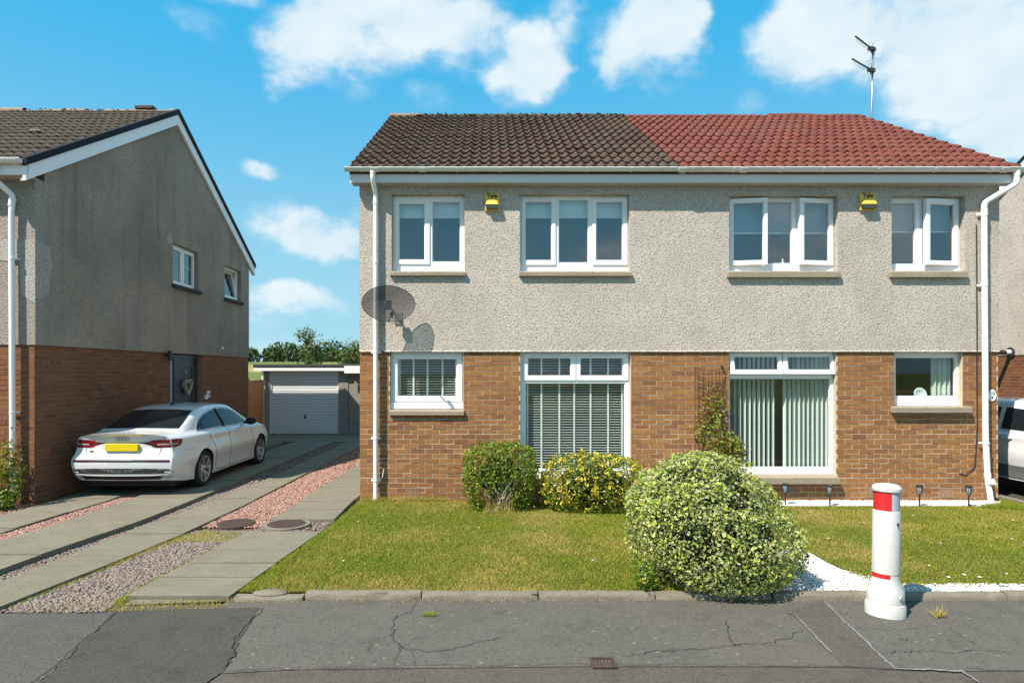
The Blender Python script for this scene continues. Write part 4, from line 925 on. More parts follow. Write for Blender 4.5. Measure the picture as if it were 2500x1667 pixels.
MB().box(-12, NXR - .21, NY1 - .2, NY1 - .003, 0, 4.9).build('rear_wall', M['render_side'], hC); MB().box(-12.2, -12, NY0, NY1, 0, 5.2).build('party_wall', M['render_side'], hC)
def vis(p): return p.y < NY1 + 1
brickwork(hC, (NX, NY0 + .0, 0), R(90), NY1 - NY0, 32, [(dr[0] - NY0, dr[1] - NY0, dr[2], dr[3])], M['brick_red'], 300, pref=lambda i: i[0] - i[1] * .5)
brickwork(hC, (-8.3, NY0, 0), 0, -NX - (-8.3) * -1 if False else 8.3 + NX, 32, [(-10.2 + 8.3, -7.53 + 8.3, 1.2, NJ)], M['brick_red'], 60, pref=lambda i: -i[0])
# front window of the neighbour (edge of frame)
fw = MB(); fw.plate(-10.19, -7.54, 1.21, NJ, [(-10.1, -8.9, 1.3, NJ - .08), (-8.83, -7.61, 1.3, NJ - .08)], NY0 + .04, NY0 + .1); w_ = fw.build('window', M['upvc'], hC, bevel=.004)
MB().box(-10.1, -7.6, NY0 + .06, NY0 + .064, 1.29, NJ - .07).build('pane', M['glass'], w_); MB().box(-10.3, -7.50, NY0 - .1, NY0 + .05, 1.13, 1.20).build('sill', M['sill'], w_)
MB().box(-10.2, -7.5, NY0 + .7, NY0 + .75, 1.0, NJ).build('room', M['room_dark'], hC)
# side windows
def side_window(r, cells, tilt=False):
    y0, y1, z0, z1 = r; f = lambda u, y, z: (NXR - .10 - y, u, z)
    mb = MB(); mb.plate(y0 + .003, y1 - .003, z0, z1 - .003, [(a + .02, b - .02, z0 + .06, z1 - .06) for a, b in cells], 0, .06, f=f); w = mb.build('window', M['upvc'], hC, bevel=.004)
    for i, (a, b) in enumerate(cells):
        s = MB(); s.plate(a, b, z0 + .045, z1 - .045, [(a + .055, b - .055, z0 + .105, z1 - .105)], -.016, .03, f=f); p = MB().box(NXR - .118, NXR - .114, a + .05, b - .05, z0 + .1, z1 - .1)
        if tilt: [rot_about(q, (NXR - .1, 0, z0 + .05), 'Y', R(-9)) for q in (s, p)]
        s.build('sash', M['upvc'], w, bevel=.003); p.build('pane', M['glass'], w)
    MB().box(NXR - .1, NXR + .07, y0 - .05, y1 + .06, z0 - .075, z0 - .002).build('sill', M['edging'], w, bevel=.006)
    MB().box(NXR - 1.6, NXR - 1.55, y0 - .3, y1 + .3, z0 - .3, z1 + .1).build('room', M['room'], hC)
side_window(wa, [(wa[0] + .04, (wa[0] + wa[1]) / 2 - .02), ((wa[0] + wa[1]) / 2 + .02, wa[1] - .04)]); side_window(wb, [(wb[0] + .05, wb[1] - .05)], True)
# front door in the side wall
M['door_grey'] = plain('anthracite_door', (.040, .043, .050), .4, .4, .08, 3); M['frost'] = plain('frosted_glass', (.30, .36, .40), .25, .5, .1)
f = lambda u, y, z: (NXR - .13 - y, u, z); y0, y1, z0, z1 = dr; ym = y0 + .42
mb = MB(); mb.plate(y0, y1, z0, z1 - .02, [(y0 + .06, ym - .04, z0 + .06, z1 - .10), (ym + .03, y1 - .06, z0 + .03, z1 - .09)], 0, .08, f=f); d = mb.build('door', M['door_grey'], hC, bevel=.004)
mb = MB(); mb.plate(ym + .03, y1 - .06, z0 + .03, z1 - .09, [(ym + .2, y1 - .23, z0 + .2, z0 + .85), (ym + .2, y1 - .23, z0 + 1.0, z1 - .3)], .015, .06, f=f); mb.plate(ym + .2, y1 - .23, z0 + .2, z1 - .3, [], .03, .05, f=f); mb.build('door_leaf', M['door_grey'], d, bevel=.004)
MB().box(NXR - .17, NXR - .165, y0 + .05, ym - .03, z0 + .05, z1 - .09).build('side_pane', M['frost'], d)
MB().box(NXR - .135, NXR - .10, ym + .07, ym + .10, z0 + .92, z0 + 1.12).build('handle', M['grey_metal'], d, bevel=.005); MB().box(NXR - .14, NXR - .125, (ym + y1) / 2 - .1, (ym + y1) / 2 + .06, 1.60, 1.64).build('knocker', M['grey_metal'], d)
text_mesh('1', .11, M['upvc'], 'door_number', d, Matrix.Translation((NXR - .135, (ym + y1) / 2 - .02, 2.02)) @ Matrix.Rotation(R(90), 4, 'Z') @ FACE_CAM, .003)
MB().box(NXR - 1.2, NXR - .22, y0 - .1, y1 + .1, -.1, NJ).build('hallway', M['room_dark'], hC)
# wreath
M['twig'] = plain('grey_twigs', (.42, .35, .27), .9, .1, .3, 40)
wr = MB(); cy, cz = (ym + y1) / 2 - .02, 1.70
for s in range(46):
    ph = random.uniform(0, 6.28); rr_ = random.uniform(.012, .05); P = []
    a0 = random.uniform(0, 6.28)
    for k in range(11):
        tt = a0 + k * .22; hx = .16 * math.sin(tt) ** 3; hz = (.13 * math.cos(tt) - .05 * math.cos(2 * tt) - .02 * math.cos(3 * tt)) * 1.15
        P.append((NXR - .085 + .028 * math.cos(ph + tt * 2), cy + hx * 1.0 + rr_ * .7 * math.sin(ph + k * .5), cz + hz + rr_ * .7 * math.cos(ph + k * .5)))
    wr.tube(P, .0075, 4)
tag(wr.build('wreath', M['twig']), 'heart-shaped grey twig wreath hanging on the dark door', 'wreath')
y_ = 13.05; t = thing('wall_lamp', (NXR, y_, 2.3), 'black up-and-down lamp on the wall left of the dark door', 'lamp')
mb = MB(); mb.tube([(NXR + .09, y_, 2.27), (NXR + .09, y_, 2.47)], .045, 14); smooth_by_angle(mb.build('lamp_body', M['dark_metal'], t), 40); MB().box(NXR - .005, NXR + .06, y_ - .03, y_ + .03, 2.34, 2.42).build('bracket', M['dark_metal'], t)
t = thing('key_safe', (NX, 14.93, 1.42), 'small white keypad box on the bricks right of the dark door', 'key safe')
MB().box(NX - .005, NX + .045, 14.98, 15.10, 1.40, 1.56).build('case', M['upvc'], t, bevel=.006); MB().box(NX + .045, NX + .055, 15.0, 15.08, 1.44, 1.52).build('keypad', M['grey_metal'], t); MB().box(NX - .005, NX + .05, 14.87, 14.96, 1.36, 1.46).build('door_bell', M['upvc'], t, bevel=.006)
t = thing('security_light', (NXR, 15.6, 2.55), 'small grey fitting on the roughcast above the bricks by the rear corner', 'lamp')
MB().box(NXR - .005, NXR + .03, 15.56, 15.64, 2.54, 2.62).build('base', M['grey_metal'], t); mb = MB(); mb.tube([(NXR + .02, 15.6, 2.58), (NXR + .12, 15.6, 2.63)], [.02, .045], 12); mb.build('head', M['fascia'], t)
# repair patches on the corner
M['patch'] = m_render('repair_render', (.50, .47, .43), (.42, .40, .37))
MB().prism(wob([(NY0 - .02, 3.12), (NY0 + .26, 3.22), (NY0 + .30, 3.5), (NY0 + .34, 3.75), (NY0 + .28, 3.98), (NY0 - .02, 4.02)], 4, .02), 'x', NXR - .01, NXR + .006).build('repair_patch', M['patch'], hC)
MB().prism([(-7.6, 4.02), (-7.6, 3.72), (-7.06, 3.68), (-7.04, 3.2), (NXR + .004, 3.05), (NXR + .004, 4.02)], 'y', NY0 - .028, NY0 - .01).build('repair_patch', M['patch'], hC)
mb = MB(); mb.lathe([(.001, 0), (.12, 0), (.10, .008), (.001, .008)], (0, 0, 0), 14); o = mb.build('repair_patch', M['patch'], hC); o.location = (NXR - .001, 13.2, 4.86); o.rotation_euler = (0, R(90), 0)
# roof
c_, s_ = math.cos(NP), math.sin(NP)
rf = MB(); rf.prism([(NEY + .03, NEZ), (NRY, NRZ - .02), (2 * NRY - NEY, NEZ), (2 * NRY - NEY, NEZ - .05), (NRY, NRZ - .09), (NEY + .03, NEZ - .05)], 'x', -13, NXR + .02); roofC = rf.build('roof', M['tile_grey'], hC)
ncol = 22; x0 = NXR + .04 - ncol * TW
tiles(roofC, x0, ncol, NEY, NEZ, NP, 15, M['tile_grey'], cull=lambda x, y, z: (x + TW) * F / y + CX > -60)
ridge_tiles(roofC, x0, NXR + .03, NRY + .02, NRZ, .455, M['ridge_pale'])
moss_mesh('moss', [(lambda x, v: (x, NEY + v * c_ - .03 * s_, NEZ + v * s_ + .05))(random.uniform(x0, NXR), random.randrange(15) * GA + random.uniform(-.01, .06)) for _ in range(500)], .008, .022, M['moss'], roofC)
moss_mesh('moss', [(random.uniform(x0, NXR - .8), NRY - random.uniform(-.02, .14), NRZ + random.uniform(.0, .05)) for _ in range(320)], .010, .026, M['moss'], roofC)
mb = MB(); mb.lathe([(.10, 0), (.11, .02), (.08, .045), (.001, .05)], (0, 0, 0), 12); o = mb.build('roof_vent', M['ridge_pale'], roofC, smooth=True); yv = 10.9; o.location = (PX(88, yv), yv, NEZ + (yv - NEY) * math.tan(NP) + .06); o.scale = (1.2, .7, .9)
MB().box(PX(334, NRY), PX(378, NRY), NRY - .09, NRY + .1, NRZ + .07, NRZ + .14).build('ridge_vent', M['tile_grey'], roofC, bevel=.01)
def strip(y0, z0, y1, z1, d0, d1, xa, xb): # board following the slope, measured down from the roof line
    return MB().prism([(y0, z0 - d0), (y1, z1 - d0), (y1, z1 - d1), (y0, z0 - d1)], 'x', xa, xb)
e0, e1 = NEY - .03, 2 * NRY - NEY + .03; zt0 = zt(e0) + .06; za = NRZ + .09
strip(e0, zt0, NRY, za, 0, .115, NXR + .012, NXR + .085).build('verge_trim', M['black_trim'], hC); strip(NRY, za, e1, zt0, 0, .115, NXR + .012, NXR + .085).build('verge_trim', M['black_trim'], hC)
strip(e0 + .02, zt0, NRY, za - .01, .112, .33, NXR + .012, NXR + .06).build('bargeboard', M['upvc'], hC); strip(NRY, za - .01, e1 - .02, zt0, .112, .33, NXR + .012, NXR + .06).build('bargeboard', M['upvc'], hC)
strip(e0 + .02, zt0, NRY, za - .01, .30, .335, NXR - .02, NXR + .013).build('soffit', M['soffit'], hC); strip(NRY, za - .01, e1 - .02, zt0, .30, .335, NXR - .02, NXR + .013).build('soffit', M['soffit'], hC)
MB().box(-13, NXR + .06, NEY + .02, NEY + .04, 4.92, NEZ).build('fascia', M['upvc'], hC, bevel=.004); MB().box(-13, NXR + .04, NEY + .04, NY0, 4.92, 4.93).build('soffit', M['soffit'], hC)
gutter(hC, -13, NXR + .03, NEY - .045, 5.13, .06, M['upvc'], [-7.02, -7.75], [-6.9, -7.17])
gutter(hC, -13, NXR + .07, 2 * NRY - NEY + .01, 5.06, .05, M['upvc'], [], [])
xp = PX(28, 9.2)
downpipe(hC, [(xp - .1, 8.97, 5.1), (xp - .1, 8.97, 4.86), (xp + .02, 9.2, 4.66), (xp, 9.2, 4.4), (xp + .02, 9.2, .0)], .04, [((xp - .1, 8.97, 5.1), (xp - .1, 8.97, 5.0)), ((xp + .02, 9.2, 4.62), (xp, 9.2, 4.5)), ((xp + .01, 9.2, 3.74), (xp + .01, 9.2, 3.70))], [(xp + .01, 9.2, 3.72), (xp + .015, 9.2, 1.42)], M['upvc'])
# ------------------------------------------------------------------ neighbour house on the right (mostly out of frame)
RX = 12.8
hD = thing('neighbour_house', (RX, 9.3, 0), 'sunlit roughcast house side beyond the right downpipe, white sloping board', 'house')
fR = lambda u, y, z: (RX + y, -u, z)
MB().plate(-NY1, -NY0, NJ, 5.0, [], -.02, .2, f=fR).prism([(NY0, 5.0), (NY1, 5.0), (NRY, NRZ - .1)], 'x', RX - .02, RX + .2).build('rendered_gable', M['render'], hD)
MB().box(RX + .01, RX + .2, NY0, NY1, -.2, NJ).build('mortar_wall', M['mortar'], hD)
brickwork(hD, (RX, NY1, 0), R(-90), 5.6, 32, [], M['brick_red'], 150, pref=lambda i: abs(i[0] - 2.6))
MB().box(RX - .0, RX + 5, NY0, NY0 + .2, 0, 5).build('rendered_front', M['render'], hD); MB().box(RX, RX + 5, NY1 - .2, NY1, 0, 5).build('rear_wall', M['render'], hD)
MB().prism([(NEY, NEZ), (NRY, NRZ), (2 * NRY - NEY, NEZ), (2 * NRY - NEY, NEZ - .1), (NRY, NRZ - .1), (NEY, NEZ - .1)], 'x', RX - .05, RX + 5).build('roof', M['tile_grey'], hD)
strip(NRY, za, e1, zt0, 0, .06, RX - .12, RX - .04).build('verge_trim', M['black_trim'], hD); strip(NRY, za, e1, zt0, .06, .30, RX - .09, RX - .05).build('bargeboard', M['upvc'], hD)
strip(e0, zt0, NRY, za, .0, .30, RX - .09, RX - .05).build('bargeboard', M['upvc'], hD); strip(NRY, za, e1, zt0, .29, .32, RX - .06, RX).build('soffit', M['soffit'], hD)
yy = 15.0; t = thing('boiler_flue', (RX, yy, 2.45), 'black and white flue pipe sticking out of the wall at the right edge', 'flue')
mb = MB(); mb.lathe([(.12, 0), (.13, -.02), (.10, -.03), (.06, -.03)], (RX - .02, yy, 2.50), 18, axis='x'); smooth_by_angle(mb.build('wall_collar', M['dark_metal'], t), 40)
mb = MB(); mb.tube([(RX - .03, yy, 2.50), (RX - .16, yy, 2.50)], .06, 16); smooth_by_angle(mb.build('white_sleeve', M['upvc'], t), 40); mb = MB(); mb.tube([(RX - .16, yy, 2.50), (RX - .50, yy, 2.50)], .058, 16); smooth_by_angle(mb.build('black_terminal', M['dark_metal'], t), 40)
# ------------------------------------------------------------------ garages, gate
GY = 19.7; gX = lambda q: PX(560 + .2168 * q, GY); gZ = lambda q: PZ(780 + .2168 * q, GY)
M['garage_wall'] = m_render('garage_roughcast', (.36, .34, .31), (.26, .25, .23)); M['felt'] = plain('roof_felt', (.06, .06, .062), .9, .1, .25, 4)
M['garage_door'] = plain('garage_door_paint', (.72, .72, .73), .4, .4, .05)
g = thing('garage', ((gX(455) + gX(1230)) / 2, GY, 0), 'flat-roofed garage with a white ribbed door at the end of the drive', 'garage')
d0, d1, dz = gX(470), gX(1222), gZ(618)
MB().plate(gX(372), gX(1338), -.05, gZ(560), [(gX(450), gX(1228), -.05, gZ(585))], GY, GY + .2).build('front_wall', M['garage_wall'], g)
MB().box(gX(372), gX(372) + .15, GY + .2, GY + 5.5, -.05, 2.1).build('side_wall', M['garage_wall'], g); MB().box(gX(1338) - .15, gX(1338), GY + .2, GY + 5.5, -.05, 2.1).build('side_wall', M['garage_wall'], g)
MB().box(gX(372), gX(1338), GY + 5.5, GY + 5.7, -.05, 2.1).build('rear_wall', M['garage_wall'], g)
MB().box(gX(290), gX(1340), GY - .20, GY + 5.9, gZ(540), gZ(540) + .10).build('roof', M['felt'], g, bevel=.02); MB().box(gX(296), gX(1316), GY - .185, GY - .165, gZ(577), gZ(541)).build('fascia', M['upvc'], g)
MB().box(gX(300), gX(1330), GY - .165, GY, gZ(577) + .0, gZ(577) + .012).build('soffit', M['soffit'], g)
MB().plate(gX(450), gX(1228), .0, gZ(585), [(d0, d1, .0, dz)], GY + .03, GY + .1).build('door_frame', M['garage_door'], g)
door = MB(); nrib = 22; pr = []; hrib = (dz - .05) / nrib
for i in range(nrib): 
    z = .04 + i * hrib; pr += [(GY + .075, z), (GY + .055, z + hrib * .12), (GY + .055, z + hrib * .82), (GY + .085, z + hrib * .92)]
pr += [(GY + .085, dz), (GY + .11, dz), (GY + .11, .04)]
gd = MB().prism(pr, 'x', d0 + .005, d1 - .005).build('up_and_over_door', M['garage_door'], g)
bm = bmesh.new(); bm.from_mesh(gd.data); bmesh.ops.triangulate(bm, faces=[f_ for f_ in bm.faces if len(f_.verts) > 4]); bm.to_mesh(gd.data); bm.free()
mb = MB(); hx, hz = gX(850), gZ(1100); mb.tube([(hx, GY + .06, hz), (hx, GY + .01, hz)], .035, 12); mb.box(hx - .012, hx + .012, GY - .005, GY + .02, hz - .05, hz + .10); mb.build('door_handle', M['dark_metal'], gd)
xd = gX(388); downpipe(g, [(xd, GY - .08, gZ(575)), (xd, GY - .08, .05)], .035, [], [(xd, GY - .08, gZ(700))], M['upvc'])
g2 = thing('garage', (gX(1338) + 1.5, GY, 0), 'next-door flat-roofed garage end half hidden by the brown brick corner', 'garage')
MB().box(gX(1342), gX(1342) + 3, GY + .02, GY + 5.5, -.05, 2.12).build('wall', M['garage_wall'], g2); MB().box(gX(1318), gX(1342) + 3.1, GY - .27, GY + 5.9, gZ(522), gZ(498)).build('roof', M['felt'], g2, bevel=.015); MB().box(gX(1317), gX(1342) + 3.1, GY - .30, GY - .272, gZ(604), gZ(521)).build('fascia', M['upvc'], g2)
M['timber'] = plain('orange_stained_timber', (.52, .18, .045), .6, .3, .25, 3); gate = thing('timber_gate', (-7.0, 18.4, 0), 'orange-brown vertical board gate between the neighbour house and garage', 'gate')
a, b = Vector((-6.92, 17.75)), Vector((-7.16, 19.6)); nb = 15
for i in range(nb):
    p = a.lerp(b, i / nb); q = a.lerp(b, (i + .93) / nb); nn = Vector((.02, .003)); MB().prism([tuple(p), tuple(q), tuple(q + nn), tuple(p + nn)], 'z', .06, 1.76 + (.02 if i % 2 else 0)).build('board', M['timber'], gate)
for z in (.3, 1.4): MB().prism([(a.x - .04, a.y), (a.x - .004, a.y), (b.x - .004, b.y), (b.x - .04, b.y)], 'z', z, z + .09).build('rail', M['timber'], gate)
MB().box(-6.99, -6.86, 17.62, 17.74, .0, 1.84).build('gate_post', M['timber'], gate, bevel=.01)
# ------------------------------------------------------------------ alarm boxes, dish, aerial, plaque, lights, bollard, trellis
M['yellow'] = plain('alarm_yellow', (.72, .48, .075), .4, .4, .06); M['dkgreen'] = plain('alarm_smoked', (.035, .05, .042), .3, .5, .1); M['ink'] = plain('black_ink', (.012, .012, .012), .5, .3, .05)
def alarm(px0, px1, py0, py1, label):
    x0, x1, z1, z0 = PX(px0, YR), PX(px1, YR), PZ(py0, YR), PZ(py1, YR); t = thing('alarm_box', ((x0 + x1) / 2, YR, z0), label, 'alarm box', 'yellow burglar alarm boxes under the eaves')
    zm = z0 + (z1 - z0) * .64; cx = (x0 + x1) / 2; w = (x1 - x0)
    mb = MB(); mb.box(x0, x1, YR - .035, YR + .0, z0, z1)
    mb.build('back_cover', M['yellow'], t, bevel=.008)
    a, b = x0 + .012, x1 - .006; zl = z0 + (z1 - z0) * .30
    mb = MB(); yb, yt = YR - .034, YR - .095
    vs = [(a, yb, zl), (b, yb, zl), (b, yb, zm - .02), (x1 - w * .3, yb, zm + .015), (x0 + w * .2, yb, zm + .01), (a, yb, zm - .04),
          (a, yt, zl), (b, yt, zl), (b - .01, yt + .012, zm - .045), (x1 - w * .34, yt + .018, zm - .02), (x0 + w * .24, yt + .018, zm - .025), (a + .008, yt + .01, zm - .06)]
    mb.add(vs, [(6, 7, 8, 9, 10, 11)] + [(i, (i + 1) % 6, 6 + (i + 1) % 6, 6 + i) for i in range(6)]); mb.build('front_cover', M['yellow'], t, bevel=.006)
    zc = z0 + .02; mb = MB(); vs = []; n = 8
    for y_, zz in ((yb, 0), (yt, 0)):
        pts = [(a, zl)] + [(a + (b - a) * i / n, zl + .012 * math.sin(math.pi * i / n) * 0) for i in range(1, n)] + [(b, zl), (b - .004, zc + .012), (b - .02, zc), (a + .02, zc), (a + .004, zc + .012)]
        vs += [(p[0], y_ + (.004 if y_ == yt else 0), p[1] - .001) for p in pts]
    m = len(vs) // 2; mb.add(vs, [tuple(range(m, 2 * m))[::-1]] + [(i, (i + 1) % m, m + (i + 1) % m, m + i) for i in range(m)]); mb.build('strobe_lens', M['dkgreen'], t)
    text_mesh('Yale', .098, M['ink'], 'lettering', t, Matrix.Translation((cx, YR - .037, z1 - .042)) @ FACE_CAM, .002, .0022)
alarm(1184, 1218, 473, 516, 'yellow alarm box under the brown-roofed half'); alarm(2097, 2134, 472.5, 515, 'yellow alarm box under the red-roofed half')
# satellite dish
t_ = NT('dish_mesh'); v = t_.noise(9, 3); t_.done((.032, .032, .034), .6, .4); tr = t_.n.new('ShaderNodeBsdfTransparent'); mx = t_.n.new('ShaderNodeMixShader'); mx.inputs[0].default_value = .26
t_.L(t_.p.outputs[0], mx.inputs[1]); t_.L(tr.outputs[0], mx.inputs[2]); t_.L(mx.outputs[0], t_.out.inputs[0]); M['dish'] = t_.m
YD = 9.20; dc = Vector((PX(949, YD), YD, PZ(741, YD))); ds = thing('satellite_dish', (dc.x, YR, dc.z), 'dark perforated oval satellite dish in front of the left downpipe', 'satellite dish')
nrm = Vector((.30, -1, .10)).normalized(); ux = Vector((0, 0, 1)).cross(nrm).normalized() * -1; ux = nrm.cross(Vector((0, 0, 1))).normalized() * -1; uz = nrm.cross(ux).normalized(); uz = uz if uz.z > 0 else -uz; ux = ux if ux.x > 0 else -ux
mb = MB(); rg, sg = 7, 40; vs = [dc - nrm * .07]
for i in range(1, rg + 1):
    for k in range(sg):
        r_ = i / rg; q = 6.2832 * k / sg; vs.append(dc + ux * (.395 * r_ * math.cos(q)) + uz * (.272 * r_ * math.sin(q)) - nrm * (.07 * (1 - r_ * r_)))
fs = [(0, 1 + k, 1 + (k + 1) % sg) for k in range(sg)] + [(1 + (i - 1) * sg + k, 1 + i * sg + k, 1 + i * sg + (k + 1) % sg, 1 + (i - 1) * sg + (k + 1) % sg) for i in range(1, rg) for k in range(sg)]
mb.add(vs, fs); mb.build('reflector', M['dish'], ds, smooth=True)
mb = MB(); mb.tube([dc + ux * (.397 * math.cos(6.2832 * k / sg)) + uz * (.274 * math.sin(6.2832 * k / sg)) for k in range(sg + 1)], .005, 6); mb.build('rim', M['dark_metal'], ds, smooth=True)
bot = dc - uz * .262; lnb = dc + nrm * .40 - uz * .17 ; lnb = Vector((PX(957, 8.92), 8.92, PZ(765, 8.92)))
mb = MB(); mb.tube([bot - nrm * .03, (bot + lnb) / 2 - Vector((0, 0, .035)), lnb], .010, 8); mb.build('feed_arm', M['dark_metal'], ds, smooth=True)
mb = MB(); mb.tube([lnb - nrm * .05, lnb + nrm * .02, lnb + nrm * .03], [.026, .026, .018], 12); mb.tube([lnb, lnb - Vector((0, 0, .06))], .014, 8); mb.build('receiver', M['dark_metal'], ds)
for s in (-1, 1):
    mb = MB(); mb.tube([lnb - Vector((0, 0, .05)), lnb + Vector((s * .02, .01, -.11)), lnb + Vector((s * .03, .03, -.15))], .004, 6); mb.build('cable', M['upvc_aged'], ds)
mp = Vector((dc.x + .10, YR, dc.z - .20)); bk = dc - nrm * .09
mb = MB(); mb.tube([mp + Vector((0, -.01, 0)), mp + Vector((0, -.12, .02)), bk], .018, 10); mb.box(bk.x - .05, bk.x + .05, bk.y - .0, bk.y + .05, bk.z - .07, bk.z + .07); mb.build('mount_arm', M['grey_metal'], ds); MB().box(mp.x - .06, mp.x + .06, YR - .012, YR, mp.z - .09, mp.z + .09).build('wall_plate', M['grey_metal'], ds)
# aerial
Y_ = 13.3; ax = PX(2124, Y_); top = PZ(117, Y_); tv = thing('tv_aerial', (ax, Y_, 6.3), 'mast with two television aerials above the red roof end', 'aerial')
xt = PX(2132, Y_)
mb = MB(); mb.tube([(ax - .012, Y_, 6.2), (xt, Y_, top)], .020, 10); mb.build('mast', M['grey_metal'], tv, smooth=True)
MB().box(XR, ax + .04, Y_ - .03, Y_ + .03, 6.5, 6.55).build('wall_bracket', M['grey_metal'], tv); MB().box(XR, ax + .04, Y_ - .03, Y_ + .03, 6.9, 6.95).build('wall_bracket', M['grey_metal'], tv)
for (pa, pb_) in (((2088, 89), (2131, 122)), ((2080, 144), (2130, 173))):
    A = Vector((PX(pa[0], 12.95), 12.95, PZ(pa[1], 12.95))); B = Vector((PX(pb_[0], Y_), Y_, PZ(pb_[1], Y_))); d = (B - A); dn = d.normalized(); sdv = Vector((.86, .42, .28)); sdv = (sdv - dn * sdv.dot(dn)).normalized(); upv = dn.cross(sdv).normalized()
    mb = MB(); mb.box(-.011, .011, -.011, .011, 0, d.length); m = dn.to_track_quat('Z', 'Y').to_matrix().to_4x4(); mb.v = [tuple(A + (m @ Vector(p))) for p in mb.v]; mb.build('boom', M['dark_metal'], tv)
    mb = MB()
    for k in range(11): c = A + dn * (.03 + k * d.length / 13); mb.tube([c - sdv * .085, c + sdv * .085], .0035, 5)
    mb.build('directors', M['grey_metal'], tv)
    mb = MB(); C = B - dn * .01
    for k in range(-3, 4):
        if k: mb.tube([C + upv * (.05 * k) - sdv * .2 + dn * abs(k) * .02, C + upv * (.05 * k) + sdv * .2 + dn * abs(k) * .02], .0032, 5)
    for s in (-1, 1): mb.tube([C - upv * .15 + sdv * .2 * s + dn * .06, C + upv * .15 + sdv * .2 * s + dn * .06], .0032, 5)
    mb.build('reflector_grid', M['grey_metal'], tv)
    D = B - dn * .10; mb = MB(); mb.tube([D - sdv * .11 + upv * .035, D + sdv * .11 + upv * .035], .005, 6); mb.tube([D - sdv * .11 - upv * .035, D + sdv * .11 - upv * .035], .005, 6); mb.box(D.x - .04, D.x + .05, D.y - .03, D.y + .03, D.z - .05, D.z + .02); mb.tube([D, D + Vector((.02, 0, -.11)), B + Vector((0, 0, -.12))], .006, 6); mb.build('dipole_box', M['dark_metal'], tv)
    MB().box(B.x - .035, B.x + .05, B.y - .04, B.y + .04, B.z - .04, B.z + .04).build('mast_clamp', M['dark_metal'], tv)
# house number plaque
px0 = PX(2421, YB); pz0 = PZ(965, YB); pq = thing('house_number_plaque', (px0, YB, pz0), 'white oval number plaque on the bricks behind the right downpipe', 'plaque')
mb = MB(); vs = []; n = 28
for y_, k_ in ((YB + .0, 1.0), (YB - .014, 1.0), (YB - .018, .94)):
    vs += [(px0 + .062 * k_ * math.cos(6.2832 * i / n), y_, pz0 + .09 * k_ * math.sin(6.2832 * i / n)) for i in range(n)]
mb.add(vs, [(a * n + i, a * n + (i + 1) % n, (a + 1) * n + (i + 1) % n, (a + 1) * n + i) for a in range(2) for i in range(n)] + [tuple(range(2 * n, 3 * n))]); mb.build('plate', M['upvc'], pq)
text_mesh('12', .062, M['ink'], 'number', pq, Matrix.Translation((px0 + .006, YB - .0205, pz0 + .03)) @ FACE_CAM, .001, .001)
mb = MB(); mb.add([(px0 - .02, YB - .0195, pz0 - .05), (px0 + .005, YB - .0195, pz0 - .055), (px0 + .012, YB - .0195, pz0 - .02), (px0 - .004, YB - .0195, pz0 - .012), (px0 - .016, YB - .0195, pz0 - .025)], [(0, 1, 2, 3, 4)]); mb.build('motif', M['ink'], pq)
# solar lights
for i, (px, py, lab) in enumerate(((1917.6, 1232, 'black stake light standing nearest the big variegated bush'), (2026, 1236, 'black stake light in the gravel below the right end of the big sill'), (2136, 1237, 'black stake light partly hidden behind the bollard'), (2245, 1237, 'black stake light just right of the bollard'), (2365, 1238, 'black stake light nearest the right downpipe'))):
    x, y, _ = G(px, py, .03); t = thing('stake_light', (x, y, .03), lab, 'garden light', 'five black stake lights along the wall'); tl = random.uniform(-.02, .02)
    if i == 0: S = [mb for mb in ()]
    a = MB(); a.lathe([(.004, -.06), (.010, 0), (.011, .16), (.016, .175), (.022, .19)], (x, y, .03), 10); a.build('stake', M['dark_metal'], t, smooth=True)
    a = MB(); a.lathe([(.040, .300), (.046, .303), (.046, .318), (.034, .326), (.001, .328)], (x, y, .03), 16); a.build('cap', M['dark_metal'], t)
    a = MB()
    for k in range(8):
        q = 6.2832 * k / 8; a.tube([(x + .018 * math.cos(q), y + .018 * math.sin(q), .215), (x + .033 * math.cos(q), y + .033 * math.sin(q), .27), (x + .039 * math.cos(q), y + .039 * math.sin(q), .331)], .0035, 5)
    a.build('cage', M['dark_metal'], t); a = MB(); a.lathe([(.016, .19), (.030, .25), (.034, .298), (.001, .299)], (x, y, .03), 12); a.build('lens', M['frost'], t)
